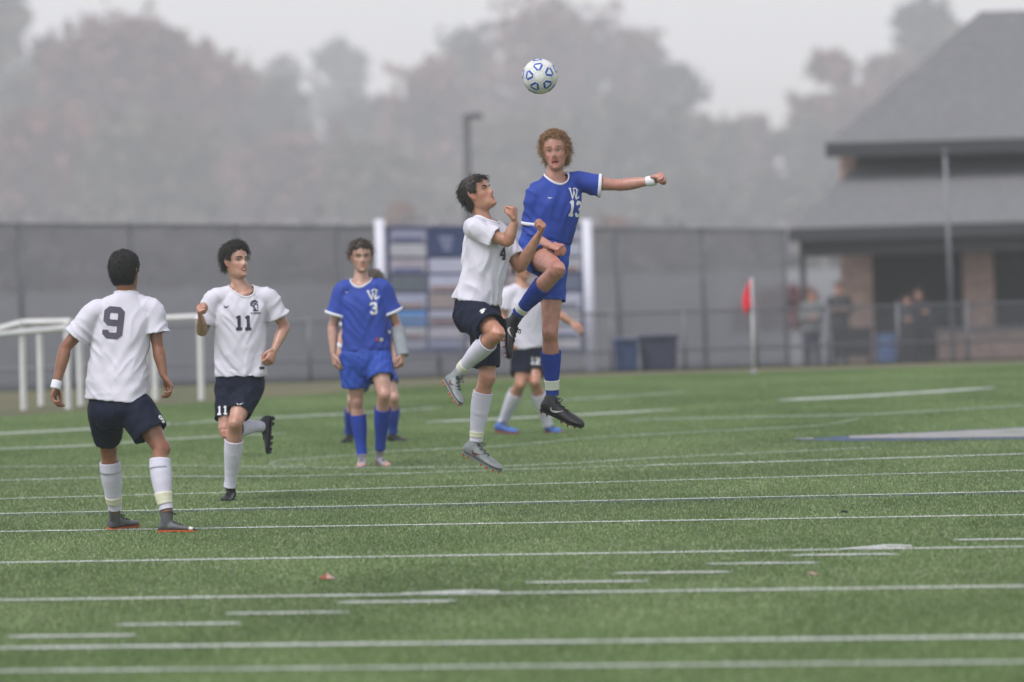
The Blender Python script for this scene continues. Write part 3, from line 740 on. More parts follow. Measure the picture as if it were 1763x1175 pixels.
def mono(h):   # interlocked W and C
    s = [([(-.46,.36),(-.27,-.46),(-.07,.24),(.13,-.46),(.32,.36)], .125), ([(-.56,.40),(-.34,.40)], .10), ([(.20,.40),(.42,.40)], .10)]
    arc = [(.16 + .40 * math.cos(R(a)), .06 + .44 * math.sin(R(a))) for a in range(35, 161, 18)]; s.append((arc, .105))
    arc = [(.16 + .40 * math.cos(R(a)), .06 + .44 * math.sin(R(a))) for a in range(250, 331, 16)]; s.append((arc, .105))
    return [([(x * h, y * h) for x, y in p], w_ * h) for p, w_ in s]
def helmet(h):
    s = [([(-.34,-.05),(-.36,.20),(-.20,.42),(.05,.50),(.30,.42),(.38,.30)], [.14*h,.2*h,.22*h,.2*h,.15*h,.06*h]), ([(-.16,.10),(.05,.22),(.24,.16),(.30,.0)], .13*h), ([(-.18,.05),(-.16,-.15),(-.06,-.34),(.04,-.42)], .17*h),
         ([(.28,.02),(.26,-.16),(.18,-.32)], .08*h), ([(-.30,-.42),(.0,-.5),(.30,-.44)], .10*h), ([(-.5,-.72),(-.38,-.72)], .14*h), ([(-.28,-.68),(.5,-.68)], .06*h), ([(-.28,-.78),(.45,-.78)], .05*h)]
    return [([(x * h, y * h) for x, y in p], w_ if not isinstance(w_, float) else w_) for p, w_ in s]

def decal(name, strokes, center, u, v, into, bvh, mat, parent, off=0.003, step=0.010):
    mb = MB(); into = unit(into); u = unit(u); v = unit(v)
    for pts, wd in strokes:
        P = []; Ws = []
        wl = wd if isinstance(wd, (list, tuple)) else [wd] * len(pts)
        for i in range(len(pts) - 1):
            a, b_ = np.array(pts[i]), np.array(pts[i + 1]); k = max(1, int(np.linalg.norm(b_ - a) / step))
            for j in range(k): P.append(a + (b_ - a) * j / k); Ws.append(wl[i] + (wl[i + 1] - wl[i]) * j / k)
        P.append(np.array(pts[-1])); Ws.append(wl[-1])
        rows = []
        for i in range(len(P)):
            d0 = P[i] - P[i - 1] if i > 0 else P[1] - P[0]
            d1 = P[i + 1] - P[i] if i < len(P) - 1 else d0
            d0 = d0 / (np.linalg.norm(d0) + 1e-9); d1 = d1 / (np.linalg.norm(d1) + 1e-9)
            t = d0 + d1; t = t / (np.linalg.norm(t) + 1e-9); nn = np.array([-t[1], t[0]]); c = max(0.6, abs(d0.dot(t)))
            rows.append([P[i] + nn * Ws[i] / 2 / c * k for k in (-1, 0, 1)])
        idx = []
        for r_ in rows:
            ii = []
            for q in r_:
                o = center + u * q[0] + v * q[1] - into * 0.35
                hit = bvh.ray_cast(o, into, 0.9)
                if hit[0] is None: ii.append(None); continue
                nrm = hit[1] if hit[1].dot(into) < 0 else -hit[1]
                mb.v.append(tuple(hit[0] + (nrm * 0.6 - into * 0.4).normalized() * off)); ii.append(len(mb.v) - 1)
            idx.append(ii)
        for a, b_ in zip(idx, idx[1:]):
            for k in (0, 1):
                q = (a[k], b_[k], b_[k + 1], a[k + 1])
                if None not in q: mb.f.append(q)
    return obj(name, mb, mat, parent, True, norm=False) if mb.f else None

def cam_hit(px, py, bvh):
    v = (CAMR @ V(((px - 881.5) / F, (587.5 - py) / F, -1.0))).normalized()
    h = bvh.ray_cast(V((0, 0, CAMH)), v, 500)
    return h[0]

# --- head
HZ = np.array([-.122, -.119, -.110, -.095, -.075, -.055, -.030, -.005, .015, .040, .070, .095, .110, .117, .1195])
HW = np.array([.012, .026, .037, .049, .057, .063, .0685, .0725, .0755, .077, .071, .056, .038, .020, .006])
HF = np.array([.070, .083, .090, .092, .090, .090, .089, .087, .091, .093, .084, .066, .044, .022, .006])
HB = np.array([-.01, -.020, -.030, -.040, -.052, -.068, -.086, -.097, -.101, -.102, -.095, -.076, -.052, -.026, -.006])
def head_grid(nz=64, na=72, mouth=0.0, wide=1.0):
    t = np.linspace(0, 1, nz); zs = -.122 + (.122 + .1195) * (0.5 - 0.5 * np.cos(np.pi * t)) * 0.5 + (.122 + .1195) * t * 0.5
    k = np.array([.25, .5, .25])
    def f(a):
        y = np.interp(zs, HZ, a)
        for _ in range(2): y[1:-1] = np.convolve(y, k, 'valid')
        return y
    w_, fr, bk = f(HW) * wide, f(HF), f(HB); rings = []
    e = 2 / 2.25
    for i, z in enumerate(zs):
        a = np.linspace(0, 2 * np.pi, na, endpoint=False); c, s = np.cos(a), np.sin(a)
        x = w_[i] * np.sign(c) * np.abs(c) ** e; y = np.where(s >= 0, fr[i], -bk[i]) * np.sign(s) * np.abs(s) ** e
        rings.append(np.stack([x, y, np.full(na, z)], 1))
    P = np.array(rings)
    x, y, z = P[..., 0], P[..., 1], P[..., 2]; ax = np.abs(x); front = np.clip((y - 0.02) / 0.03, 0, 1)
    g = lambda cx, cz, sx, sz: np.exp(-((ax - cx) / sx) ** 2 / 2 - ((z - cz) / sz) ** 2 / 2)
    g0 = lambda cz, sx, sz: np.exp(-(x / sx) ** 2 / 2 - ((z - cz) / sz) ** 2 / 2)
    dy = -.011 * g(.032, -.001, .014, .009) + .005 * g(.030, .019, .018, .006) + .004 * g(.050, -.026, .013, .012)
    dy += .009 * g0(.002, .0065, .016) + .014 * g0(-.022, .0075, .013) + .011 * g0(-.034, .010, .0105) + .006 * g(.013, -.037, .006, .006) - .001 * g0(-.047, .010, .004)
    dy += .005 * g0(-.059, .019, .005) + .006 * g0(-.074 - mouth * .5, .017, .006) - (.004 + mouth * .35) * g0(-.066 - mouth * .2, .020 - mouth * .2, .0035 + mouth * .28) - .005 * g0(-.087 - mouth * .4, .022, .006) + .007 * g0(-.104, .020, .010)
    dy -= .004 * g(.052, -.060, .014, .016)
    P[..., 1] = y + dy * front
    return P
def grid_faces(P):
    nz, na = P.shape[:2]; fs = [(i * na + k, i * na + (k + 1) % na, (i + 1) * na + (k + 1) % na, (i + 1) * na + k) for i in range(nz - 1) for k in range(na)]
    fs.append(tuple(range(na))[::-1]); fs.append(tuple((nz - 1) * na + k for k in range(na))); return fs
def head_basis(yaw, pitch, roll):
    """yaw 0 faces the camera, + turns to picture right; pitch + looks up; roll + tilts crown to picture right"""
    y, p = R(yaw), R(pitch)
    f = V((math.sin(y) * math.cos(p), -math.cos(y) * math.cos(p), math.sin(p)))
    up = V((0, 0, 1)); up = (up - f * up.dot(f)).normalized()
    up = Matrix.Rotation(R(roll), 3, f * -1) @ up
    up = up.normalized(); x = f.cross(up).normalized()
    return Matrix((x, f, up)).transposed()

def hairline(P, hl):
    """signed amount of hair cover at head-local points (N,3): >0 hair"""
    x, y, z = P[:, 0], P[:, 1], P[:, 2]; ax = np.abs(x)
    front = hl.get('front', .068) - 0.010 * np.clip((ax - .03) / .03, 0, 1)
    front = front + .005 * np.sin(x * 95 + 1) + .004 * np.sin(x * 230)
    side = hl.get('side', -.012); nape = hl.get('nape', -.062)
    lim = np.where(y > .058, front, np.where(y > .030, front + (side + .02 - front) * (1 - (y - .030) / .028), np.where(y > .004, side, side + (nape - side) * np.clip((.004 - y) / .03, 0, 1))))
    earhole = np.exp(-((y + .005) / .020) ** 2 - ((z + .012) / .026) ** 2) * np.where(ax > .05, 1, 0)
    return (z - lim) - earhole * 0.05
def make_hair(hp, Mh, hc, head, st, mat, parent):
    nz, na = hp.shape[:2]; Q = hp.reshape(-1, 3)
    cov = hairline(Q, st); ctr = np.array([0, -.005, .0])
    nr = Q - ctr; nr /= np.linalg.norm(nr, axis=1)[:, None]
    th = st['thick'] * np.clip(cov / st.get('ramp', 0.025), 0, 1) ** 0.7
    top = np.clip((Q[:, 2] - .02) / .09, 0, 1); th = th * (1 + st.get('top', 0.4) * top)
    lump = np.array([noise.noise(tuple(q * st.get('lump', 45))) for q in Q]); th *= 1 + st.get('lamp', .35) * lump
    sh = np.where(cov > 0, th, -0.006)
    cap = Q + nr * sh[:, None]
    mb = MB(); to = lambda P_: [tuple(hc + Mh @ V(p)) for p in P_]
    mb.add(to(cap), grid_faces(hp))
    rn = random.Random(st.get('seed', 5))
    ok = np.where(cov > st.get('root', .004))[0]
    for i in range(st['n']):
        j = ok[rn.randrange(len(ok))]; p = V(Q[j] + nr[j] * th[j] * 0.7); nn = V(nr[j])
        fl = V(st['flow']); side = V((math.copysign(1, p.x) if abs(p.x) > .02 else 0, 0, 0))
        back = V((0, -1 if p.y < 0 else st.get('fringe', .2), -.6 if p.z < .05 else -.1))
        d0 = (nn * st['lift'] + fl * st.get('flowk', .6) + back * st.get('grav', .3) + side * st.get('sidek', .2) + V([rn.gauss(0, st['mess']) for _ in range(3)])).normalized()
        L = st['len'] * rn.uniform(.6, 1.25); wk = 1.0
        if rn.random() < st.get('fly', .08): L *= 1.5; d0 = (d0 + nn * .6 + V([rn.gauss(0, .3) for _ in range(3)])).normalized(); wk = .6
        ph = rn.uniform(0, 6.28); cu = st['curl']; fq = st.get('freq', 9)
        e1 = d0.orthogonal().normalized(); e2 = d0.cross(e1); pts = []; rr = []
        ns = 6
        for k in range(ns + 1):
            t = k / ns; q = p + d0 * L * t + V((0, 0, -1)) * st.get('droop', .3) * L * t * t + (e1 * math.cos(ph + fq * t) + e2 * math.sin(ph + fq * t)) * cu * min(1, t * 2.5)
            # stay outside the skull
            r_ = math.sqrt((q.x / .078) ** 2 + ((q.y) / .098) ** 2 + ((q.z - .01) / .108) ** 2)
            if r_ < 1.03: q = q * (1.03 / max(r_, .2))
            if q.y > .030 and q.z < st.get('facez', .055): q.x = math.copysign(max(abs(q.x), .079), q.x if abs(q.x) > .01 else p.x); q.y = min(q.y, .045)
            pts.append(hc + Mh @ q); rr.append(st['w'] * wk * (1 - 0.75 * t ** 1.5))
        mb.add(*tube(pts, rr, n=4, sub=1))
    return obj('hair', mb, mat, parent, True, norm=False)

# --- hands
def hand(mb, wr, d, palm, thumb, curl, k=1.0, spread=0.0):
    """wr wrist, d towards the knuckles, palm: direction the palm faces, thumb: +1/-1 side (d x palm)"""
    d = unit(d); nrm = unit(V(palm) - d * V(palm).dot(d)); s = d.cross(nrm).normalized() * thumb
    mb.add(*tube([wr - d * .045 * k, wr - d * .010 * k, wr + d * .016 * k, wr + d * .045 * k, wr + d * .082 * k, wr + d * .094 * k], [(.016 * k, .014 * k), (.0245 * k, .021 * k), (.0285 * k, .0195 * k), (.037 * k, .018 * k), (.040 * k, .0155 * k), (.034 * k, .011 * k)], n=14, side=s))
    for i, (o, L) in enumerate(((.029, .95), (.0098, 1.07), (-.0100, 1.0), (-.0290, .78))):
        p = wr + d * (.086 - abs(o) * .12) * k + s * o * k + nrm * 0.001
        a = 0.0; pts = [p - d * .01]; rr = [.0088 * k]; dirn = (d + s * o * spread * 8).normalized()
        jit = (i - 1.5) * 0.06
        for L_, b0, b1 in ((.044, 14, 82), (.027, 24, 100), (.021, 14, 62)):
            a += R(b0 + (b1 - b0) * curl) * (1 + jit)
            pts.append(p); rr.append(.0088 * k)
            p = p + (dirn * math.cos(a) + nrm * math.sin(a)) * L_ * L * k
        pts.append(p); rr.append(.0070 * k)
        mb.add(*tube(pts, rr, n=8, sub=3, round_end=True))
    if curl > .55:
        q = wr + d * .072 * k + nrm * .020 * k; mb.add(*tube([q - s * .034 * k, q - s * .015 * k, q + s * .015 * k, q + s * .034 * k], [.012 * k, .019 * k, .019 * k, .012 * k], n=12, sub=3))
    b_ = wr + d * .022 * k + s * .026 * k
    r1 = (d * .75 + s * (.62 - .35 * curl) + nrm * (.25 + .35 * curl)).normalized()
    r2 = (d * (.95 - .2 * curl) + s * (.25 - .75 * curl) + nrm * (.2 + .35 * curl)).normalized()
    r3 = (d * (1 - .45 * curl) + s * (.1 - 1.0 * curl) + nrm * (.15 + .2 * curl)).normalized()
    p1 = b_ + r1 * .045 * k; p2 = p1 + r2 * .033 * k; p3 = p2 + r3 * .026 * k
    mb.add(*tube([b_ - r1 * .012, b_, p1, p2, p3], [.014 * k, .0155 * k, .0125 * k, .0108 * k, .0085 * k], n=10, sub=3, round_end=True))

# --- limb profiles
UP = [(0, .050), (.2, .051), (.5, .046), (.8, .040), (1, .038)]
FO = [(0, .038), (.15, .041), (.35, .041), (.7, .032), (.96, .026), (1.10, .019)]
TH = [(0, .090), (.3, .083), (.6, .070), (.85, .057), (1, .053)]
SH = [(0, .053), (.12, .050), (.30, .055), (.5, .050), (.75, .039), (.92, .033), (1.03, .035)]
def seg(a, b_, prof, k=1.0, bow=None, bowk=0.0):
    pts, rr = [], []
    for t, r in prof:
        p = lerp(a, b_, t)
        if bow is not None: p = p + bow * bowk * math.sin(math.pi * min(1, t))
        pts.append(p); rr.append(r * k)
    return pts, rr
def bend_back(a, b_, c, default):
    """direction opposite to where the joint b points"""
    m = lerp(a, c, 0.5) - b_
    ax = (c - a).normalized(); m = m - ax * m.dot(ax)
    df = V(default) - ax * V(default).dot(ax)
    if m.length < 0.03: return df.normalized()
    return (m.normalized() * min(1, m.length * 8) + df * 0.3).normalized()

# --- boots
def boot(an, heel, toe, up, P, parent, side_mark_dir):
    """heel, toe: sole points; up: instep direction"""
    fw = (toe - heel); L = fw.length; f = fw.normalized(); up = unit(up - f * up.dot(f)); s = f.cross(up).normalized()
    k = L / 0.28
    lev = [(-.005, .012, .012, .045), (.02, .028, .006, .060), (.08, .034, .004, .078), (.20, .034, .004, .086), (.32, .033, .005, .078), (.46, .035, .005, .060), (.62, .041, .004, .046), (.78, .041, .004, .037), (.90, .033, .006, .030), (.97, .021, .009, .023), (1.0, .008, .012, .018)]
    A = catmull(np.array(lev), 3); rings = []; a = np.linspace(0, 2 * np.pi, 20, endpoint=False)
    for t, hw, z0, z1 in A:
        c = heel + f * (t * L); zc = (z0 + z1) / 2; hz_ = (z1 - z0) / 2; ring = []
        for q in a:
            cx, sy = math.cos(q), math.sin(q)
            taper = 1 - 0.32 * max(0, sy)     # narrower at the top
            ring.append(tuple(c + s * (hw * k * taper * math.copysign(abs(cx) ** .8, cx)) + up * ((zc + hz_ * math.copysign(abs(sy) ** .8, sy)) * k + 0.008 * k)))
        rings.append(np.array(ring))
    mb = MB(); mb.add(*loft_rings(rings))
    cuff = P.get('cuff', 0.0)
    c0 = heel + f * (.18 * L) + up * .05 * k
    ad = (an - c0).normalized()
    top = lerp(an, c0, 0.25) if cuff == 0 else an + (P['shin'] * cuff)
    mb.add(*tube([c0 - ad * .01, lerp(c0, an, .5), top], [(.046 * k, .036 * k), (.042 * k, .036 * k), (.041 if cuff else .043, .038)], n=16, sub=3, side=f))
    me = remesh(mb, P.get('vox', .0055), 2)
    bo = link('boot', me, P['upper'], parent, True)
    bv = bvh_of(me)
    # sole plate and studs
    mb = MB(); rg = []
    for t, hw, z0, z1 in A[2:-1]:
        c = heel + f * (t * L); rg.append(np.array([tuple(c + s * hw * k * sx + up * (zz * k)) for sx, zz in ((-1.0, .014), (1.0, .014), (.92, .005), (-.92, .005))]))
    mb.add(*loft_rings(rg)); obj('sole', mb, P['sole'], bo, False)
    for t, sx in ((.06, -.7), (.06, .7), (.2, -.75), (.2, .75), (.56, -.8), (.56, .8), (.72, -.85), (.72, .85), (.86, -.7), (.86, .7), (.94, 0)):
        i = min(range(len(A)), key=lambda q: abs(A[q][0] - t)); c = heel + f * (t * L) + s * A[i][1] * k * sx
        mb = MB(); mb.add(*tube([c + up * .005, c - up * .011], [.0085, .005], n=8, sub=1)); obj('stud', mb, P['stud'], bo)
    # laces
    mb = MB()
    for q in range(6):
        t = .34 + q * .052; hwq = .017
        pts = []
        for e in np.linspace(-1, 1, 7):
            o = heel + f * ((t + .02 * e * (1 if q % 2 else -1)) * L) + s * hwq * e + up * .2; h_ = bv.ray_cast(o, -up, .3)
            if h_[0] is not None: pts.append(h_[0] + up * .003)
        if len(pts) > 3: mb.add(*tube(pts, [.0030] * len(pts), n=5, sub=1))
    if P.get('bow', True):
        o = heel + f * (.33 * L) + up * .2; h_ = bv.ray_cast(o, -up, .3)
        if h_[0] is not None:
            for sg in (-1, 1):
                for lf_ in (0.022, 0.034):
                    pts = [h_[0] + up * .004, h_[0] + up * (.018) + s * sg * lf_ * .7 - f * .008, h_[0] + up * .010 + s * sg * lf_ * 1.1 + f * .014 * (1 if lf_ > .03 else -.3), h_[0] + up * .004 + s * sg * lf_ * .5 + f * .012]
                    mb.add(*tube(pts, [.0026] * 4, n=5, sub=4))
    if mb.f: obj('lace', mb, P['lace'], bo, True, norm=False)
    # side mark on the side facing the camera
    sd = s if s.dot(V(side_mark_dir)) > 0 else -s
    if P.get('mark'):
        cc = heel + f * (.40 * L) + up * .046 * k
        uu = f
        decal('side_mark', swoosh(.085 * k), cc, uu, up, -sd, bv, P['mark'], bo, off=.002, step=.006)
    if P.get('toecap'):
        mb = MB(); rg = []
        for t in (.83, .86, .89, .92):
            i = min(range(len(A)), key=lambda q: abs(A[q][0] - t)); rg.append(None)
            c = heel + f * (t * L); hw, z0, z1 = A[i][1], A[i][2], A[i][3]; zc = (z0 + z1) / 2; hz_ = (z1 - z0) / 2
            rg[-1] = np.array([tuple(c + s * (hw * k * (1 - .32 * max(0, math.sin(q))) * 1.07 * math.copysign(abs(math.cos(q)) ** .8, math.cos(q))) + up * ((zc + hz_ * 1.1 * math.copysign(abs(math.sin(q)) ** .8, math.sin(q))) * k + .008 * k)) for q in a])
        mb.add(*loft_rings(rg, caps=(False, False))); obj('toe_tape', mb, P['toecap'], bo, True)
    return bo

def folds(p, ax_s, ax_t, amp, dirs, seed, sc1=1.0):
    """cloth folds: ridged noise stretched along fold directions"""
    s, t = p.dot(ax_s), p.dot(ax_t); w_ = p.dot(ax_s.cross(ax_t)); o = 0.0
    for i, (ang, wt, along, across) in enumerate(dirs):
        ca, sa = math.cos(R(ang)), math.sin(R(ang)); u = s * ca + t * sa; v = -s * sa + t * ca
        warp = noise.noise((u * 6, v * 6, seed + i * 7.3)) * 0.5
        nv = noise.noise((u / along + seed, v / across + warp, w_ / 0.16 + i * 3.1))
        if ang > 35 and ang < 80: wt = wt * min(1, max(.12, .5 + s / .16))
        elif ang < -35: wt = wt * 1.5 * min(1, max(.1, .5 - s / .16))
        elif abs(ang) < 25: wt = wt * min(1.6, max(.15, 1.6 - t / .16))
        o += wt * (0.5 - abs(nv) * 2.2)
    return o * amp

def join(a, b_):
    bm = bmesh.new(); bm.from_mesh(a); bm.from_mesh(b_); bm.to_mesh(a); bm.free(); bpy.data.meshes.remove(b_); a.update(); return a
def build_person(S):
    sk_ = tuple(S['skin']); S['lipm'] = node_mat('lip_skin', (sk_[0] * .82, sk_[1] * .52, sk_[2] * .55), .4, .05)
    d0 = S['d']; vox = S.get('vox', .006)
    J = lambda q: U(q[0], q[1], d0 + (q[2] if len(q) > 2 else 0.0))
    sA, sB, eA, eB, wA, wB = [J(S[k]) for k in ('shA', 'shB', 'elA', 'elB', 'wrA', 'wrB')]
    hA, hB, kA, kB, aA, aB = [J(S[k]) for k in ('hipA', 'hipB', 'knA', 'knB', 'anA', 'anB')]
    nb = J(S['neck']); hc = J(S['head'][:3]); Mh = head_basis(*S['head'][3:6])
    hips = lerp(hA, hB, .5); Fv = unit(S['front'])
    feet = [J(q) for q in S['feet']]            # heelA toeA heelB toeB
    zmin = min(p.z for p in feet)
    root = empty('person', V((hips.x, hips.y, max(0.0, zmin) if S.get('air') else min(0.0, zmin) * 0)), S['label'], 'person', S.get('group'))
    lk = S.get('limb', 1.0)
    # ---------------- body
    mb = MB(); hmb = MB()
    hp = head_grid(mouth=S.get('mouth', 0.0), wide=S.get('wide', 1.0)); hs_ = S.get('hscale', 1.0); hp *= hs_
    mb.add([tuple(hc + Mh @ V(p)) for p in hp.reshape(-1, 3)], grid_faces(hp))
    for sx in (-1, 1):                          # ears
        L_ = lambda x, y, z: hc + Mh @ (V((x * sx, y, z)) * hs_)
        mb.add(*tube([L_(.069, .010, .016), L_(.079, -.004, .026), L_(.083, -.016, .016), L_(.080, -.014, -.008), L_(.073, -.002, -.030), L_(.068, .006, -.034)], [.004, .0065, .007, .0065, .006, .003], n=8, sub=4))
        mb.add(*tube([L_(.064, .004, .012), L_(.075, -.006, .0), L_(.066, .004, -.020)], [.010, .011, .008], n=8, sub=4))
    top_n = hc + Mh @ (V((0, -.022, -.055)) * hs_)
    nk = S.get('neckr', .053)
    mb.add(*tube([nb - (top_n - nb).normalized() * .06, nb, lerp(nb, top_n, .5), top_n], [nk * 1.25, nk * 1.08, nk * .98, nk * .96], n=18))
    mb.add(*tube([hc + Mh @ (V((0, .030, -.092)) * hs_), lerp(hc + Mh @ (V((0, .008, -.100)) * hs_), nb, .5), nb], [.018, .032, nk * .9], n=14))
    for s_ in (sA, sB):                         # trapezius and shoulders
        mb.add(*tube([lerp(nb, top_n, .25), lerp(nb, s_, .5) - V((0, 0, .018)), s_ - V((0, 0, .008))], [nk * .80, .037, .040], n=12))
    nrmN = (top_n - nb).normalized(); fN = (Fv - nrmN * Fv.dot(nrmN)).normalized(); sN = nrmN.cross(fN).normalized()
    cc = J(S['collar'][:3]); crx, cry, cdrop = S['collar'][3:6]
    Pf = cc + fN * (cry + cdrop * .55) - V((0, 0, 1)) * cdrop; Pb_ = cc - fN * cry * .9 + V((0, 0, 1)) * .012
    eC = lerp(Pf, Pb_, .5); c1 = sN * crx; c2 = (Pf - Pb_) * .5; eM = c1.cross(c2).normalized()
    if eM.z < 0: eM = -eM
    l2 = c2.length
    mb.add(*tube([eC - eM * .11, eC - eM * .06, eC - eM * .032, eC - eM * .019], [(crx * .75, l2 * .7), (crx * .84, l2 * .8), (crx * .90, l2 * .86), (crx * .75, l2 * .75)], n=24, sub=4, side=sN))
    mid = lerp(lerp(sA, sB, .5), hips, .45)
    ax = (sB - sA).normalized()
    mb.add(*tube([hips, mid, lerp(sA, sB, .5), nb], [(.13, .08), (.12, .075), (.12, .066), (.045, .045)], n=18, side=ax))
    for (s_, e_, w_, hd) in ((sA, eA, wA, S['handA']), (sB, eB, wB, S['handB'])):
        p1, r1 = seg(s_, e_, UP, lk); p2, r2 = seg(e_, w_, FO, lk); mb.add(*tube(p1 + p2[1:], r1 + r2[1:], n=14, sub=3))
        tgt = J(hd['to']); hand(hmb, w_, tgt - w_, hd['palm'], hd['thumb'], hd['curl'], S.get('handk', 1.0), hd.get('spread', 0.0))
    shins = []
    for (h_, k_, a_) in ((hA, kA, aA), (hB, kB, aB)):
        back = bend_back(h_, k_, a_, -Fv)
        p1, r1 = seg(h_, k_, TH, lk, -back, .012); p2, r2 = seg(k_, a_, SH, lk, back, .018)
        mb.add(*tube(p1 + p2[1:], r1 + r2[1:], n=16, sub=3))
        kc = k_ - back * .018; mb.add(*tube([kc + (h_ - k_).normalized() * .045, kc - back * .010, kc + (a_ - k_).normalized() * .05], [.030, .040, .028], n=12, sub=4))
        shins.append((p2, r2, back, k_, a_))
    bm_ = join(remesh(mb, vox, 2), remesh(hmb, max(.0030, vox * .5), 1, .35))
    C = coords(bm_); base = np.array(S['skin']); col = np.tile(np.append(base, 1.0), (len(C), 1))
    L = (C - np.array(tuple(hc))) @ np.array(Mh) / hs_
    x, y, z = L[:, 0], L[:, 1], L[:, 2]; ax_ = np.abs(x); fr = (y > .03) & (np.abs(z) < .13) & (ax_ < .09)
    def mixc(mask, c, k=1.0): 
        m_ = (mask * k)[:, None]; col[:, :3] = col[:, :3] * (1 - m_) + np.array(c) * m_
    mo = S.get('mouth', 0.0); flush = S.get('flush', .35)
    red = base * np.array([1.06, .68, .66])
    mixc(fr * np.exp(-((ax_ - .045) / .018) ** 2 - ((z + .038) / .020) ** 2), red, flush)
    mixc(fr * np.exp(-(x / .014) ** 2 - ((z + .036) / .012) ** 2), red, flush * .5)
    mixc(((ax_ > .066) & (np.abs(z) < .05) & (np.abs(y) < .05)).astype(float), red, .55)
    lip = base * np.array([.88, .50, .50])
    mixc(fr * np.exp(-(x / .022) ** 4 - ((z + .058) / .0055) ** 2), lip, .8); mixc(fr * np.exp(-(x / .019) ** 4 - ((z + .075 + mo * .6) / .006) ** 2), lip, .75)
    mixc(fr * np.exp(-((ax_ - .032) / .016) ** 4 - ((z - .000) / .010) ** 2), base * np.array([.62, .50, .48]), .55)
    cov = hairline(np.stack([x, y, z], 1), S['hairst']); near = (np.abs(z) < .13) & (ax_ < .085) & (np.abs(y) < .12)
    mixc((near & (cov > 0.002)).astype(float), np.array(S['hairc']) * 1.2, 1.0)
    # knees, elbows, knuckles redder
    for j, rr in ((kA, .07), (kB, .07), (eA, .05), (eB, .05), (J(S['handA']['to']), .06), (J(S['handB']['to']), .06)):
        dd = np.linalg.norm(C - np.array(tuple(j)), axis=1); mixc(np.exp(-(dd / rr) ** 2), red, .45)
    ca = bm_.color_attributes.new('Col', 'FLOAT_COLOR', 'POINT'); ca.data.foreach_set('color', col.astype(np.float32).ravel())
    body = link('body', bm_, M_skin, root, True)
    # ---------------- face pieces
    if S.get('face', True):
        hbv = BVHTree.FromPolygons([V(p) for p in hp.reshape(-1, 3)], grid_faces(hp))
        def surf(x_, z_): 
            h_ = hbv.ray_cast(V((x_ * hs_, .3, z_ * hs_)), V((0, -1, 0))); return h_[0] if h_[0] else V((x_, .08, z_))
        for sx in (-1, 1):
            ct = surf(.0315 * sx, .000) + V((0, -.0085, 0)); op = S.get('eyeopen', .55)
            mb = MB(); N_ = 12; rg = []
            for i in range(1, 8):
                q = math.pi * i / 8; rg.append(np.array([tuple(hc + Mh @ (ct + V((math.cos(a) * math.sin(q) * .0145, math.cos(q) * .0125, math.sin(a) * math.sin(q) * .0125 * op)))) for a in np.linspace(0, 2 * np.pi, N_, endpoint=False)]))
            mb.add(*loft_rings(rg)); ey = obj('eye', mb, M_eye, body, True)
            gx, gz_ = S.get('gaze', (0, 0)); ci = ct + V((gx * .006, .0118, gz_ * .003))
            mb = MB(); mb.add(*tube([hc + Mh @ (ci + V((0, -.002, 0))), hc + Mh @ (ci + V((0, .0014, 0)))], [(.0058, .0058 * min(1, op * 1.4))] * 2, n=12, sub=1, side=Mh @ V((1, 0, 0)))); obj('iris', mb, M_iris, ey)
            mb = MB(); lid = [hc + Mh @ (ct + V((sx * e * .0155, .0105 - .004 * e * e, (.0125 * op) * math.sqrt(max(0, 1 - e * e * .9)) + .0015))) for e in np.linspace(-1, 1, 7)]
            mb.add(*tube(lid, [.0012, .002, .0024, .0026, .0026, .0024, .0014], n=6, sub=2)); obj('eyelid', mb, S['browm'], body, True)
            mb = MB(); br = []
            for e in np.linspace(0, 1, 7):
                q = surf((.013 + .040 * e) * sx, .0185 + S.get('browz', 0) + .006 * math.sin(e * 2.4) - S.get('frown', 0) * .009 * (1 - e)); br.append(hc + Mh @ (q + V((0, .0012, 0))))
            mb.add(*tube(br, [(.0030, .0030), (.0046, .003), (.0048, .003), (.0044, .003), (.0038, .003), (.003, .0025), (.0015, .0015)], n=6, sub=2, side=Mh @ V((0, 0, 1)))); obj('eyebrow', mb, S['browm'], body, True)
        # mouth opening with lips around it
        zc = -.0665 - mo * .25; mh_ = .0022 + mo * .30; mw = S.get('mouthw', .019)
        my = max(surf(0, -.054).y, surf(0, -.095).y) - .002
        def mpt(a, k_, yy): return hc + Mh @ (V((math.cos(a) * mw * k_, my + yy - .011 * (math.cos(a)) ** 2 * k_, zc + math.sin(a) * mh_ * k_)) * 1.0)
        an_ = np.linspace(0, 2 * np.pi, 18, endpoint=False); mb = MB()
        mb.add(*loft_rings([np.array([tuple(mpt(a, k_, yy)) for a in an_]) for k_, yy in ((1.0, -.010), (.97, .0008), (.5, .0003))])); mt_ = obj('mouth', mb, M_mouth, body, True)
        mb = MB(); lr = []
        for a in an_: lr.append((.0024 + .0012 * max(0, -math.sin(a)), .0022))
        mb.add(*tube([mpt(a, 1.06, .0006) for a in an_], lr, n=8, closed=True, side=Mh @ V((0, 0, 1)))); lp_ = obj('lips', mb, S['lipm'], body, True)
        if S.get('teeth'):
            mb = MB(); tl = [hc + Mh @ V((e * mw * .72, my + .0022 - .008 * e * e, zc + mh_ * .5)) for e in np.linspace(-1, 1, 5)]
            mb.add(*tube(tl, [(.0026, .0016)] * 5, n=6, sub=2, side=Mh @ V((0, 0, 1)))); obj('teeth', mb, M_teeth, mt_, True)
    make_hair(hp, Mh, hc, None, S['hairst'], S['hairm'], root)
    # ---------------- jersey
    cl = S['jersey']; lev = cl['lev']     # (px,py,dd,hw,hdf,hdb) hem -> neck
    cs = [J(q) for q in lev]; rows = np.array([[*tuple(c), *q[3:6]] for c, q in zip(cs, lev)])
    A = catmull(rows, 5); rings = []; e = 2 / 2.35
    upv = (cs[-1] - cs[0]).normalized()
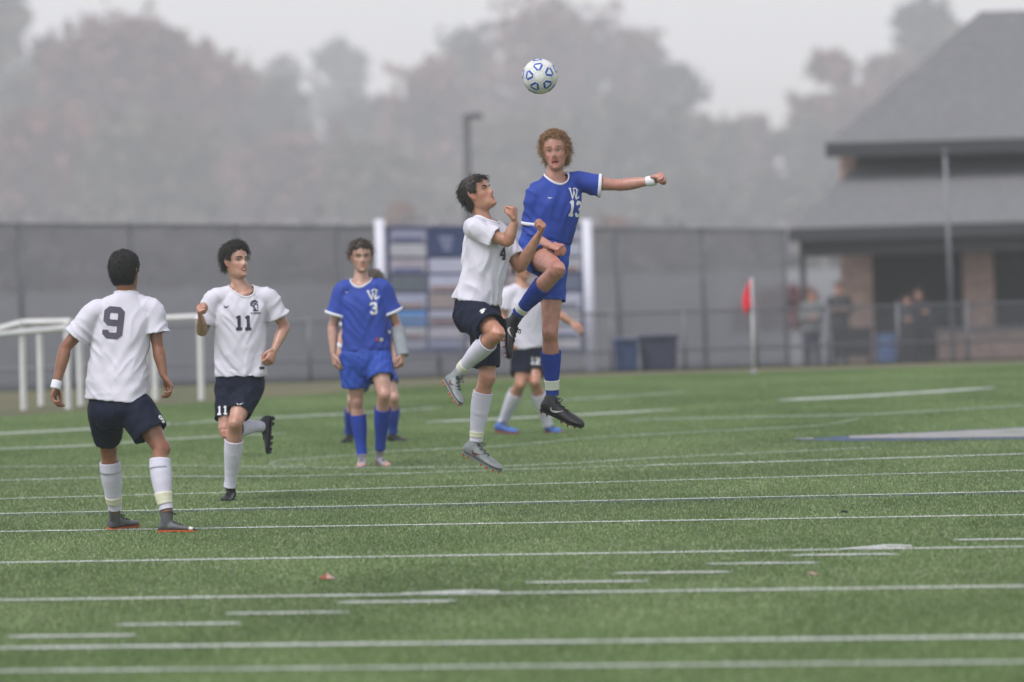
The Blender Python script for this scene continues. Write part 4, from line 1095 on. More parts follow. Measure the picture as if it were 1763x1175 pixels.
    hx = (hB - hA).normalized()
    for i, a in enumerate(A):
        T = V(A[min(i + 1, len(A) - 1)][:3] - A[max(i - 1, 0)][:3]).normalized()
        k_ = i / (len(A) - 1); sdv = lerp(hx, ax, min(1, k_ * 1.3)); T = lerp(T, upv, .5).normalized()
        sdv = (sdv - T * sdv.dot(T)).normalized(); fv = T.cross(sdv); 
        if fv.dot(Fv) < 0: fv = -fv
        ring = []
        for q in np.linspace(0, 2 * np.pi, 36, endpoint=False):
            c_, s_ = math.cos(q), math.sin(q)
            ring.append(tuple(V(a[:3]) + sdv * (a[3] * math.copysign(abs(c_) ** e, c_)) + fv * ((a[4] if s_ > 0 else a[5]) * math.copysign(abs(s_) ** e, s_))))
        rings.append(np.array(ring))
        if i == 0: hemT, hemc = T, V(a[:3])
    r0 = rings[0]; cN = np.array(tuple(hemc)); tN = np.array(tuple(hemT))
    rings.insert(0, cN + (r0 - cN) * .95 - tN * .001); rings.insert(0, cN + (r0 - cN) * .90 + tN * .05)
    mb = MB(); mb.add(*loft_rings(rings))
    slv = cl.get('sleeve', (.62, .62)); sr = cl.get('sr', .076); cuffs = []
    for s_, e_, t in ((sA, eA, slv[0]), (sB, eB, slv[1])):
        inn = lerp(lerp(sA, sB, .5), s_, .45) + V((0, 0, .0)); hem = lerp(s_, e_, t); ad = (e_ - s_).normalized()
        drop = V((0, 0, -.012))
        pts = [inn, lerp(inn, s_, .6) + V((0, 0, .012)), s_ + V((0, 0, .008)) + ad * .02, lerp(s_, e_, t * .6) + drop * .4, hem + drop]
        rr = [sr * .9, sr * .98, sr * .98, sr * 1.02, sr * cl.get('flare', 1.12)]
        mb.add(*tube([nb - V((0, 0, .035)), lerp(nb, s_, .45) - V((0, 0, .012)), s_], [.055, .060, .066], n=16, sub=4))
        mb.add(*tube(pts, rr, n=20, sub=4, hollow=.035)); cuffs.append((hem + drop, ad, rr[-1]))
    me = remesh(mb, S.get('cvox', .0065), cl.get('smooth', 7))
    C = coords(me); N_ = normals(me); amp = cl.get('amp', .010); dirs = cl['folds']; sd_ = cl.get('seed', 1.7)
    tv = upv; disp = np.array([folds(V(c - cN), ax, tv, amp, dirs, sd_) for c in C])
    # calmer on the shoulders
    hgt = (C - cN) @ np.array(tuple(tv)); Ht = (cs[-1] - cs[0]).length
    calm = np.clip(1.15 - (hgt / Ht) ** 3 * .75, .3, 1) * np.clip((np.linalg.norm(C - np.array(tuple(eC)), axis=1) - crx * .9) / .07, .12, 1)
    set_coords(me, C + N_ * (disp * calm)[:, None])
    C = coords(me); rel = C - np.array(tuple(eC))
    u_ = rel @ np.array(tuple(c1)) / crx ** 2; v_ = rel @ np.array(tuple(c2)) / l2 ** 2; h_ = rel @ np.array(tuple(eM))
    cut = (u_ ** 2 + v_ ** 2 < 1.0) & (h_ > -.05) & (h_ < .25)
    ed = np.empty(len(me.edges) * 2, np.int32); me.edges.foreach_get('vertices', ed); ed = ed.reshape(-1, 2); ed = ed[cut[ed[:, 0]] & cut[ed[:, 1]]]
    lab = np.arange(len(C)); 
    for _ in range(400):                      # connected patch of the opening only
        mn = np.minimum(lab[ed[:, 0]], lab[ed[:, 1]]); new = lab.copy(); np.minimum.at(new, ed[:, 0], mn); np.minimum.at(new, ed[:, 1], mn); new = new[new]
        if (new == lab).all(): break
        lab = new
    if cut.any():
        ids, cn = np.unique(lab[cut], return_counts=True); cut &= lab == ids[cn.argmax()]
    bm3 = bmesh.new(); bm3.from_mesh(me); bm3.verts.ensure_lookup_table()
    bmesh.ops.delete(bm3, geom=[bm3.verts[i] for i in np.where(cut)[0]], context='VERTS'); bm3.to_mesh(me); bm3.free(); me.update()
    js = link('jersey', me, cl['mat'], root, True); jb = bvh_of(me)
    if cl.get('cuffmat'):
        for c, ad, r in cuffs:
            p0 = c - ad * .004; q = []
            for t in np.linspace(0, 2 * np.pi, 28, endpoint=False):
                e1 = ad.orthogonal().normalized(); e2 = ad.cross(e1); dr = (e1 * math.cos(t) + e2 * math.sin(t)); h_ = jb.ray_cast(p0 - ad * .008 + dr * .3, -dr, .3)
                q.append((h_[0] if h_[0] is not None and (h_[0] - p0).length < r * 1.6 else p0 + dr * r) + dr * .001)
            mb = MB(); mb.add(*tube(q, [(.011, .004)] * len(q), n=8, closed=True, side=ad)); obj('cuff', mb, cl['cuffmat'], js, True)
    # collar: a ring along the cut edge of the neck opening
    bm3 = bmesh.new(); bm3.from_mesh(me); pts_ = []
    for e_ in bm3.edges:
        if len(e_.link_faces) == 1: pts_.append(tuple((e_.verts[0].co + e_.verts[1].co) / 2))
    bm3.free(); pts_ = np.array(pts_); rel = pts_ - np.array(tuple(eC)); u_ = rel @ np.array(tuple(c1)) / crx ** 2; v_ = rel @ np.array(tuple(c2)) / l2 ** 2; h_ = rel @ np.array(tuple(eM))
    g_ = (u_ ** 2 + v_ ** 2 < 1.5) & (h_ > -.058); an_ = np.arctan2(v_, u_); q = []
    for t in np.linspace(-np.pi, np.pi, 40, endpoint=False):
        da = np.abs((an_ - t + np.pi) % (2 * np.pi) - np.pi); near_ = g_ & (da < .14)
        q.append(V(pts_[near_].mean(axis=0)) if near_.any() else eC + c1 * math.cos(t) + c2 * math.sin(t))
    for _ in range(4): q = [(q[i - 1] + q[i] * 2 + q[(i + 1) % len(q)]) / 4 for i in range(len(q))]
    mb = MB(); mb.add(*tube(q, [(cl.get('colw', .010), .0048)] * len(q), n=8, closed=True, side=eM)); obj('collar', mb, cl.get('cuffmat') or cl['colmat'], js, True)
    for dn, strokes, px, py, mat in cl.get('marks', []):
        c = cam_hit(px, py, jb)
        if c is None: continue
        into = -Fv if not cl.get('backmarks') else Fv
        # use the local surface direction, mixed with the torso's
        near_ = jb.find_nearest(c); nl = near_[1] if near_[1].dot(Fv if not cl.get('backmarks') else -Fv) > 0 else -near_[1]
        into = (into * .25 - nl * .75).normalized()
        vv = (upv - into * upv.dot(into)).normalized(); uu = vv.cross(-into).normalized()
        decal(dn, strokes, c, uu, vv, into, jb, mat, js)
    # ---------------- shorts
    so = S['shorts']; mb = MB(); wl = [J(q) for q in so['waist']]   # waist centre, seat centre, crotch
    mb.add(*tube(wl, so['wr'], n=28, sub=5, side=hx))
    for h_, k_, t, rr in ((hA, kA, so['tA'], so['rA']), (hB, kB, so['tB'], so['rB'])):
        hem = lerp(h_, k_, t); mb.add(*tube([lerp(h_, wl[0], .3), h_, lerp(h_, hem, .5), hem], [(q if isinstance(q, tuple) else (q, q)) for q in rr], n=24, sub=4, hollow=.05, side=hx))
    me = remesh(mb, S.get('cvox', .0065), 8)
    C = coords(me); N_ = normals(me); disp = np.array([folds(V(c) - hips, hx, upv, so.get('amp', .008), so['folds'], 4.4) for c in C]); set_coords(me, C + N_ * disp[:, None])
    sh_ = link('shorts', me, so['mat'], root, True); sbv = bvh_of(me)
    for dn, strokes, px, py, mat, rot in so.get('marks', []):
        c = cam_hit(px, py, sbv)
        if c is None: continue
        near_ = sbv.find_nearest(c); into = (V((0, 1, 0)) * .5 - near_[1] * .5 * (1 if near_[1].y < 0 else -1)).normalized()
        vv = Matrix.Rotation(R(rot), 3, 'Y') @ V((0, 0, 1)); vv = (vv - into * vv.dot(into)).normalized(); uu = vv.cross(-into).normalized()
        decal(dn, strokes, c, uu, vv, into, sbv, mat, sh_)
    # ---------------- socks and boots
    for i, ((p2, r2, back, k_, a_), so_) in enumerate(zip(shins, S['socks'])):
        t0 = so_['top']; P = catmull(np.array([tuple(p) for p in p2]), 6); Rr = catmull(np.array(r2)[:, None], 6)[:, 0]
        ts = np.interp(np.arange(len(P)), np.arange(len(P))[::6][:len(SH)], [q[0] for q in SH])
        sel = np.where((ts >= t0) & (ts <= so_.get('end', 1.03)))[0]; sel = sel if len(sel) > 3 else np.arange(len(P))[-8:]
        th = so_.get('th', .008); rr = Rr[sel] + th
        gd = np.exp(-((ts[sel] - .5) / .22) ** 2) * .006   # shin guard bulge
        pts = [V(P[j]) - back * gd[n_] for n_, j in enumerate(sel)]; rr = list(rr + gd * .5); rr[0] = rr[0] + .002
        mb = MB(); mb.add(*tube(pts, rr, n=22, sub=1, hollow_start=.015))
        me = mesh_of(mb); bm2 = bmesh.new(); bm2.from_mesh(me); bmesh.ops.subdivide_edges(bm2, edges=bm2.edges, cuts=1, use_grid_fill=True); bm2.to_mesh(me); bm2.free()
        C = coords(me); me.update(); N_ = normals(me); axl = (a_ - k_).normalized()
        dsp = np.array([noise.noise((V(c).dot(axl) * 55, V(c).x * 9, V(c).z * 4 + i)) for c in C]) * .0016; set_coords(me, C + N_ * dsp[:, None])
        so_o = link('sock', me, so_['mat'], root, True, norm=True)
        if so_.get('band'):
            b0 = sel[0]; j1 = min(len(P) - 1, b0 + 5); mb = MB(); mb.add(*tube([V(P[b0]), V(P[(b0 + j1) // 2]), V(P[j1])], [rr[0] + .0015, rr[2] + .0015, rr[5] + .0012], n=22, sub=3, hollow_start=.01)); obj('sock_band', mb, so_['mat'], so_o, True)
        for ta, tb, mat in so_.get('tape', []):
            js_ = [j for j in sel if ta <= ts[j] <= tb]
            if len(js_) > 1:
                mb = MB(); mb.add(*tube([V(P[j]) - back * gd[j - sel[0]] for j in js_], [rr[j - sel[0]] + .0035 + .001 * (q % 2) for q, j in enumerate(js_)], n=22, sub=2)); obj('tape', mb, mat, so_o, True)
        Pb = dict(S['boots'][i] if isinstance(S['boots'], list) else S['boots']); Pb['shin'] = (k_ - a_).normalized(); Pb['vox'] = max(.0055, vox)
        hl_, te_ = feet[2 * i], feet[2 * i + 1]
        boot(a_, hl_, te_, V(so_['up']) if 'up' in so_ else (k_ - a_).normalized(), Pb, root, S.get('markdir', (0, -1, 0)))
    # ---------------- wristbands and cast
    for nm, side_, t0, t1, r, mat in S.get('bands', []):
        e_, w_ = (eA, wA) if side_ == 'A' else (eB, wB); mb = MB()
        a, b_ = lerp(e_, w_, t0), lerp(e_, w_, t1); mb.add(*tube([a, lerp(a, b_, .1), lerp(a, b_, .5), lerp(a, b_, .9), b_], [r * .93, r, r * 1.02, r, r * .93] if not isinstance(r, tuple) else list(np.linspace(r[0], r[1], 5)), n=20, sub=3)); obj(nm, mb, mat, root, True)
    return root

M_skin = node_mat('skin', (.5, .3, .22), 0.38, 0.20, 26, 0.15, 160, spec=0.5, attr=True, sss=0.0)
M_eye = node_mat('eye_white', (.55, .52, .50), 0.25, 0.02); M_iris = node_mat('iris', (.02, .02, .022), 0.2, 0.02)
M_mouth = node_mat('mouth_inside', (.10, .02, .02), 0.4, 0.05); M_teeth = node_mat('teeth', (.6, .57, .5), 0.3, 0.02)
C_WH = (.60, .58, .645)
M_wjersey = node_mat('white_jersey_cloth', C_WH, 0.75, 0.04, 3, 0.25, 900, spec=.25); M_wcoll = node_mat('white_ribbed_collar', (.68, .68, .72), 0.8, 0.04, 20)
M_bjersey = node_mat('royal_blue_jersey_cloth', (.020, .050, .30), 0.62, 0.14, 5, 0.25, 900, spec=.3); M_btrim = node_mat('white_trim', (.68, .68, .72), 0.8, 0.04, 20)
M_navys = node_mat('navy_shorts_cloth', (.006, .009, .025), 0.7, 0.15, 4, 0.2, 700, spec=.15); M_blues = node_mat('blue_shorts_cloth', (.018, .060, .34), 0.62, 0.15, 4, 0.2, 700, spec=.3)
M_wsock = node_mat('white_sock_knit', (.60, .58, .67), 0.9, 0.08, 14, 0.4, 500, spec=.15); M_bsock = node_mat('blue_sock_knit', (.024, .055, .32), 0.9, 0.12, 14, 0.4, 500, spec=.15)
M_tape = node_mat('white_tape', (.66, .66, .58), 0.6, 0.06, 60, 0.3, 120); M_tapey = node_mat('cream_tape', (.62, .61, .45), 0.6, 0.06, 40, 0.3, 120)
M_num = node_mat('number_navy', (.022, .022, .040), 0.6, 0.05); M_numw = node_mat('number_white', (.66, .66, .66), 0.6, 0.05); M_num9 = node_mat('number_slate', (.065, .058, .085), 0.6, 0.05)
def bootm(nm, up, sole, stud, lace, mark=None, **k):
    r_ = k.pop('rough', .42)
    d_ = dict(upper=node_mat(nm + '_upper', up, r_, 0.14, 30, 0.3, 260, rgb2=k.pop('up2', None)), sole=node_mat(nm + '_sole', sole, .5, .1, 20), stud=node_mat(nm + '_stud', stud, .45, .05), lace=node_mat(nm + '_lace', lace, .8, .1))
    if mark: d_['mark'] = node_mat(nm + '_mark', mark, .45, .05)
    d_.update(k); return d_
B13 = bootm('black_boot', (.016, .016, .018), (.02, .02, .02), (.30, .05, .03), (.015, .015, .015), (.55, .54, .52), cuff=.0)
B4 = bootm('grey_boot', (.20, .215, .215), (.19, .20, .20), (.62, .09, .03), (.06, .07, .09), (.10, .025, .03))
B9 = bootm('charcoal_boot', (.075, .078, .08), (.55, .12, .03), (.55, .12, .03), (.03, .03, .03), (.12, .12, .12), cuff=.07)
B11 = bootm('black_leather_boot', (.014, .014, .015), (.014, .014, .015), (.02, .02, .02), (.02, .02, .02))
B3 = bootm('pale_boot', (.30, .27, .29), (.38, .34, .31), (.5, .25, .15), (.16, .16, .20), toecap=node_mat('orange_toe', (.60, .24, .14), .5, .1))
BB = bootm('dark_boot', (.015, .015, .017), (.02, .02, .02), (.02, .02, .02), (.02, .02, .02))
BW = bootm('blue_boot', (.05, .13, .38), (.42, .10, .12), (.42, .1, .12), (.1, .1, .12))
def hairm(nm, c, c2, r=.45): return node_mat(nm, c, r, .5, 60, rgb2=c2, spec=.4)
M_h13 = hairm('strawberry_blond_hair', (.40, .225, .115), (.17, .09, .042), .6); M_h4 = hairm('wet_dark_hair', (.035, .026, .022), (.015, .012, .011), .45)
M_h9 = hairm('short_black_hair', (.010, .010, .011), (.018, .016, .016), .85); M_h11 = hairm('curly_black_hair', (.018, .015, .014), (.035, .028, .025), .4)
M_h3 = hairm('brown_hair', (.075, .048, .035), (.04, .028, .022), .55)
SK13, SK4, SK9, SK11, SK3 = (.44, .215, .160), (.40, .205, .135), (.235, .105, .058), (.42, .23, .165), (.44, .255, .195)
FT = [(62, 1.0, .45, .060), (-52, .6, .40, .060), (12, .3, .30, .08)]
FV = [(86, 1.0, .50, .058), (58, .6, .4, .06), (-60, .4, .4, .06)]
FS = [(80, .8, .25, .05), (40, .5, .22, .05), (-40, .5, .22, .05)]


def wj(lev, marks, **k): 
    d_ = dict(lev=lev, mat=M_wjersey, colmat=M_wcoll, marks=marks, folds=FT, amp=.0085); d_.update(k); return d_
def bj(lev, marks, **k):
    d_ = dict(lev=lev, mat=M_bjersey, cuffmat=M_btrim, marks=marks, folds=FT, amp=.0085); d_.update(k); return d_
def sock(mat, top, **k): d_ = dict(mat=mat, top=top); d_.update(k); return d_
CURLY13 = dict(thick=.013, top=.25, n=1500, flow=(0, -.4, .45), flowk=.35, lift=.5, grav=.35, sidek=.4, mess=.35, len=.038, curl=.0065, freq=9, w=.0027, droop=.45, front=.078, side=-.030, nape=-.075, lamp=.5, lump=40, seed=3, fringe=-.1)
WET4 = dict(thick=.009, top=.2, n=1100, flow=(0, .1, -.4), flowk=.6, lift=.15, grav=.5, sidek=.1, mess=.12, len=.030, curl=.002, freq=4, w=.0022, droop=.4, front=.062, side=-.010, nape=-.066, lamp=.3, seed=5, fringe=.9, facez=.03)
SHORT9 = dict(thick=.009, top=1.3, n=1500, flow=(0, 0, .2), flowk=.3, lift=.9, grav=.1, sidek=0, mess=.2, len=.013, curl=.0, w=.0024, droop=0, front=.070, side=-.012, nape=-.074, lamp=.15, ramp=.06, seed=6)
CURL11 = dict(thick=.011, top=1.3, n=1100, flow=(0, .1, .3), flowk=.3, lift=.7, grav=.1, sidek=.1, mess=.45, len=.036, curl=.010, freq=9, w=.0024, droop=.3, front=.070, side=-.002, nape=-.045, ramp=.06, lamp=.5, seed=8, fringe=.7, facez=.035)
FRINGE3 = dict(thick=.012, top=.35, n=700, flow=(.2, .3, -.1), flowk=.5, lift=.35, grav=.3, sidek=.1, mess=.2, len=.035, curl=.002, freq=4, w=.0028, droop=.4, front=.064, side=.004, nape=-.035, lamp=.3, seed=9, fringe=.9, facez=.03)
GRP_W, GRP_B = 'players in white jerseys', 'players in blue jerseys'

P13 = dict(d=49.0, air=True, label='curly-haired player in blue jersey 13 leaping with left arm stretched out', group=GRP_B, front=(.42, -.9, 0), skin=SK13, hairc=(.2, .1, .05), flush=.55,
  head=(956, 262, -.02, -6, 4, -4), hairst=CURLY13, hairm=M_h13, browm=M_h13, mouth=.026, mouthw=.023, eyeopen=.75, gaze=(.2, 1.2), browz=.004, frown=-.4, hscale=1.0, wide=.95, neckr=.056,
  neck=(954, 306), collar=(954.5, 303, .0, .076, .070, .050),
  shA=(921, 334, -.06), shB=(991, 314, .05), elA=(917, 411, -.03), elB=(1068, 319, .05), wrA=(947, 423, -.24), wrB=(1121, 312, .0),
  handA=dict(to=(967, 427, -.30), palm=(.1, .5, -.85), thumb=1, curl=.95), handB=dict(to=(1147, 302, -.03), palm=(0, -.7, -.7), thumb=-1, curl=.95),
  hipA=(921, 440, -.03), hipB=(953, 440, .02), knA=(960, 465, -.40), knB=(947, 572, -.05), anA=(894, 538, -.16), anB=(951, 677, .06),
  feet=[(867, 550, -.10), (873, 619, -.19), (932, 706, .10), (1004, 738, -.06)],
  jersey=bj([(939, 412, 0, .165, .13, .13), (948, 385, 0, .165, .125, .115), (956, 352, 0, .172, .13, .115), (956, 324, 0, .165, .105, .10), (954.5, 307, 0, .088, .078, .072), (954, 301, 0, .066, .06, .06)],
    [('number', text_strokes('13', .105, asp=.85), 991, 360, M_numw), ('monogram', mono(.078), 989, 334, M_numw), ('chest_mark', swoosh(.036), 948, 341, M_numw)], sleeve=(.66, .58), sr=.067, seed=2.2, amp=.013),
  shorts=dict(waist=[(938, 400), (938, 430), (939, 458)], wr=[(.165, .115), (.172, .13), (.13, .10)], tA=.42, tB=.60, rA=[.10, .105, .108, .112], rB=[.10, .098, .094, .095], mat=M_blues, folds=FS, amp=.010),
  socks=[sock(M_bsock, .36, tape=[(.84, .96, M_tape)], up=(1, -.35, 0.0)), sock(M_bsock, .31, band=True, tape=[(.77, .94, M_tape)])], boots=B13,
  bands=[('wristband', 'B', .84, 1.14, .033, M_btrim)])

P4 = dict(d=48.4, air=True, label='dark-haired player in white jersey 4 jumping in profile with both fists raised', group=GRP_W, front=(.85, -.52, 0), skin=SK4, hairc=(.03, .022, .02), flush=.5,
  head=(822, 335, 0, 62, 26, -2), hairst=WET4, hairm=M_h4, browm=M_h4, mouth=.014, mouthw=.013, eyeopen=.35, frown=1.0, gaze=(0, 1), neckr=.054,
  neck=(831, 378), collar=(834, 373, 0, .078, .078, .030),
  shA=(814, 394, -.15), shB=(859, 402, .14), elA=(874, 416, -.20), elB=(895, 461, .08), wrA=(886, 382, -.22), wrB=(926, 408, .0),
  handA=dict(to=(885, 362, -.22), palm=(-.8, .3, 0), thumb=1, curl=.95), handB=dict(to=(936, 389, -.03), palm=(-.7, 0, .3), thumb=-1, curl=.95),
  hipA=(813, 541, -.09), hipB=(833, 546, .09), knA=(856, 575, -.42), knB=(838, 650, .05), anA=(797, 634, -.12), anB=(820, 757, .12),
  feet=[(766, 657, -.06), (791, 699, -.27), (798, 781, .17), (862, 814, -.01)],
  jersey=wj([(820, 521, 0, .172, .155, .15), (829, 485, 0, .165, .14, .125), (837, 432, 0, .17, .145, .13), (838, 400, 0, .16, .11, .11), (834, 380, 0, .085, .078, .075), (834, 372, 0, .06, .06, .06)],
    [('number', text_strokes('4', .085), 866, 436, M_num), ('hem_label', [([(-.01, 0), (.01, 0)], .016)], 857, 527, M_num)], sleeve=(.62, .66), sr=.066, seed=5.1, folds=FV, amp=.016),
  shorts=dict(waist=[(822, 517), (821, 545), (823, 570)], wr=[(.165, .135), (.17, .15), (.12, .11)], tA=.78, tB=.84, rA=[.105, .115, .115, .108], rB=[.10, .105, .096, .090], mat=M_navys, folds=FS, amp=.008,
    marks=[('number', text_strokes('4', .055), 831, 535, M_numw, 15)]),
  socks=[sock(M_wsock, .24, tape=[(.88, .98, M_tapey)], up=(.75, -.5, .45)), sock(M_wsock, .23, tape=[(.86, .96, M_tapey)])], boots=B4)

P9 = dict(d=47.7, label='black-haired player in white jersey 9 seen from behind', group=GRP_W, front=(.1, .99, 0), skin=SK9, hairc=(.012, .011, .011),
  head=(215, 471, 0, 158, 0, 3), hairst=SHORT9, hairm=M_h9, browm=M_h9, face=True, bib=False, hscale=1.06, neckr=.058,
  neck=(217, 506), collar=(217, 503, 0, .074, .070, .02),
  shA=(165, 539, 0), shB=(262, 534, 0), elA=(113, 598, .02), elB=(272, 598, -.02), wrA=(97, 662, -.02), wrB=(282, 647, -.06),
  handA=dict(to=(91, 690, -.03), palm=(.8, -.25, 0), thumb=-1, curl=.32, spread=.3), handB=dict(to=(296, 669, -.06), palm=(-.8, -.2, -.4), thumb=1, curl=.40, spread=.3),
  hipA=(182, 705, .08), hipB=(232, 703, -.06), knA=(187, 777, .26), knB=(276, 772, -.14), anA=(198, 878, .40), anB=(287, 880, -.23),
  feet=[(187, 913, .43), (239, 905, .62), (273, 918, -.22), (339, 918, -.30)],
  jersey=wj([(200, 691, 0, .212, .15, .15), (202, 660, 0, .205, .145, .145), (205, 610, 0, .186, .13, .13), (210, 567, 0, .188, .125, .125), (213, 535, 0, .175, .105, .105), (217, 511, 0, .092, .085, .085), (217, 502, 0, .064, .064, .064)],
    [('number', text_strokes('9', .205, .195, asp=1.12), 195, 556, M_num9)], sleeve=(.66, .60), sr=.078, flare=1.22, backmarks=True, seed=8.3, amp=.0105, folds=[(58, 1.0, .32, .055), (-50, .5, .26, .06), (10, .3, .25, .07)]),
  shorts=dict(waist=[(202, 686), (203, 712), (205, 736)], wr=[(.20, .14), (.205, .155), (.13, .11)], tA=.78, tB=.64, rA=[.115, .12, .105, .085], rB=[.115, .12, .12, .118], mat=M_navys, folds=FS, amp=.007,
    marks=[('number', text_strokes('9', .055), 278, 722, M_numw, -25)]),
  socks=[sock(M_wsock, .16, band=True, end=.99, th=.011, tape=[(.72, .89, M_tapey)]), sock(M_wsock, .16, band=True, end=.99, th=.011, tape=[(.70, .90, M_tapey)])],
  boots=[B9, dict(B9, toecap=M_tape)], bands=[('wristband', 'A', .90, 1.12, .033, M_btrim)])

P11 = dict(d=53.0, label='curly dark-haired player in white jersey 11 running toward the camera', group=GRP_W, front=(.22, -.97, 0), skin=SK11, hairc=(.02, .017, .016), flush=.5,
  head=(406, 452, 0, 40, 10, 3), hairst=CURL11, hairm=M_h11, browm=M_h11, mouth=.018, mouthw=.023, teeth=True, eyeopen=.5, gaze=(.5, .5), wide=.95, neckr=.053,
  neck=(414, 494), collar=(415.5, 491, .0, .082, .074, .058),
  shA=(368, 516, -.02), shB=(462, 514, .02), elA=(348, 571, .02), elB=(490, 562, .06), wrA=(346, 548, -.19), wrB=(472, 603, -.05),
  handA=dict(to=(342, 531, -.25), palm=(.8, .1, .1), thumb=1, curl=.8), handB=dict(to=(464, 623, -.09), palm=(-.7, .5, -.2), thumb=-1, curl=.62),
  hipA=(396, 665, 0), hipB=(429, 664, 0), knA=(389, 742, -.12), knB=(405, 729, -.22), anA=(447, 735, .24), anB=(396, 835, -.04),
  feet=[(471, 717, .31), (465, 783, .24), (399, 861, .07), (385, 866, -.19)],
  jersey=wj([(415, 649, 0, .182, .135, .135), (414, 612, 0, .178, .13, .12), (414, 568, 0, .176, .13, .12), (415, 535, 0, .18, .12, .115), (415, 519, 0, .165, .10, .10), (415, 500, 0, .090, .078, .075), (415, 490, 0, .064, .06, .06)],
    [('number', text_strokes('11', .105, .21, .60), 419.5, 556, M_num), ('chest_mark', swoosh(.055), 391, 528, M_num), ('crest', helmet(.072), 439, 527, M_num), ('hem_label', [([(-.022, 0), (.022, 0)], .018)], 451, 634, M_num)], sleeve=(.66, .62), sr=.074, flare=1.18, seed=3.4, amp=.014),
  shorts=dict(waist=[(413, 641), (413, 668), (412, 692)], wr=[(.165, .12), (.17, .135), (.12, .10)], tA=.76, tB=.74, rA=[.10, .105, .096, .085], rB=[.105, .11, .100, .088], mat=M_navys, folds=FS, amp=.007,
    marks=[('thigh_mark', swoosh(.055), 414, 696, M_numw, 0), ('number', text_strokes('11', .065), 383, 707, M_numw, 0)]),
  socks=[sock(M_wsock, .30, up=(-1, -.1, 0)), sock(M_wsock, .27, th=.009)], boots=B11)

P3 = dict(d=59.7, label='brown-haired player in blue jersey 3 walking forward with a grey forearm cast', group=GRP_B, front=(.05, -1, 0), skin=SK3, hairc=(.06, .04, .03), vox=.0075, cvox=.0075,
  head=(622, 442, 0, 7, -2, 0), hairst=FRINGE3, hairm=M_h3, browm=M_h3, eyeopen=.45, frown=.5, wide=1.04,
  neck=(621, 482), collar=(621, 480, 0, .084, .074, .040),
  shA=(590, 501, 0), shB=(659, 498, 0), elA=(573, 562, .02), elB=(683, 560, .05), wrA=(574, 610, -.03), wrB=(693, 609, -.03),
  handA=dict(to=(577, 630, -.04), palm=(.8, .2, 0), thumb=1, curl=.4), handB=dict(to=(691, 629, -.05), palm=(-.8, .3, 0), thumb=-1, curl=.55),
  hipA=(610, 615, 0), hipB=(649, 613, 0), knA=(614, 691, .05), knB=(661, 679, -.15), anA=(623, 780, .08), anB=(655, 770, .10),
  feet=[(626, 801, .12), (621, 808.5, -.14), (649, 799, .20), (671, 806, .0)],
  jersey=bj([(630, 604, 0, .193, .13, .13), (629, 575, 0, .185, .13, .12), (627, 540, 0, .180, .13, .12), (624, 518, 0, .180, .12, .11), (624, 504, 0, .165, .10, .10), (621, 489, 0, .098, .082, .08), (621, 481, 0, .070, .064, .064)],
    [('number', text_strokes('3', .098), 643, 531, M_numw), ('monogram', mono(.085), 643, 508, M_numw), ('chest_mark', swoosh(.036), 598, 503, M_numw), ('hem_label', [([(-.01, 0), (.01, 0)], .03)], 649, 585, node_mat('label_red', (.45, .05, .06), .6, .05)), ('hem_label', [([(-.014, 0), (.014, 0)], .028)], 656.5, 585, node_mat('label_grey', (.4, .4, .42), .6, .05))], sleeve=(.66, .62), sr=.078, flare=1.2, seed=6.6),
  shorts=dict(waist=[(630, 597), (630, 622), (631, 647)], wr=[(.19, .12), (.20, .14), (.13, .11)], tA=.68, tB=.60, rA=[.115, .12, .12, .113], rB=[.11, .115, .115, .108], mat=M_blues, folds=FS, amp=.009,
    marks=[('thigh_mark', swoosh(.05), 668, 644, M_numw, 0)]),
  socks=[sock(M_bsock, .25), sock(M_bsock, .27)], boots=B3, bands=[('arm_cast', 'B', .12, 1.08, (.060, .050), node_mat('grey_cast', (.27, .29, .31), .8, .1, 30, .3, 150))])

PB = dict(d=67.0, label='player in blue jersey mostly hidden behind player three', group=GRP_B, front=(.3, -.95, 0), skin=SK3, hairc=(.05, .035, .03), vox=.010, cvox=.010,
  head=(644, 490, 0, -25, -15, 0), hairst=dict(FRINGE3, n=200), hairm=M_h3, browm=M_h3,
  neck=(641, 524), collar=(641, 522, 0, .078, .07, .03),
  shA=(611, 542, 0), shB=(668, 540, 0), elA=(590, 578, .02), elB=(677, 585, .05), wrA=(582, 600, -.12), wrB=(680, 615, -.03),
  handA=dict(to=(579, 617, -.16), palm=(.8, .2, 0), thumb=1, curl=.5), handB=dict(to=(682, 632, -.05), palm=(-.8, .3, 0), thumb=-1, curl=.5),
  hipA=(622, 636, 0), hipB=(656, 634, 0), knA=(608, 690, -.10), knB=(677, 685, -.1), anA=(601, 744, .10), anB=(677, 744, .05),
  feet=[(604, 758, .16), (589, 765, -.05), (669, 761, .10), (703, 762, -.05)],
  jersey=bj([(640, 625, 0, .18, .13, .13), (640, 595, 0, .17, .13, .12), (640, 560, 0, .17, .12, .12), (640, 545, 0, .16, .1, .1), (641, 529, 0, .09, .08, .08), (641, 522, 0, .064, .06, .06)],
    [('number', text_strokes('3', .098), 661, 546, M_numw)], amp=.006),
  shorts=dict(waist=[(639, 620), (639, 640), (639, 658)], wr=[(.17, .12), (.18, .14), (.12, .1)], tA=.6, tB=.6, rA=[.11, .11, .11, .105], rB=[.11, .11, .11, .105], mat=M_blues, folds=FS, amp=.006),
  socks=[sock(M_bsock, .28), sock(M_bsock, .28)], boots=BB, bands=[('wristband', 'A', .82, 1.05, .036, M_btrim)])

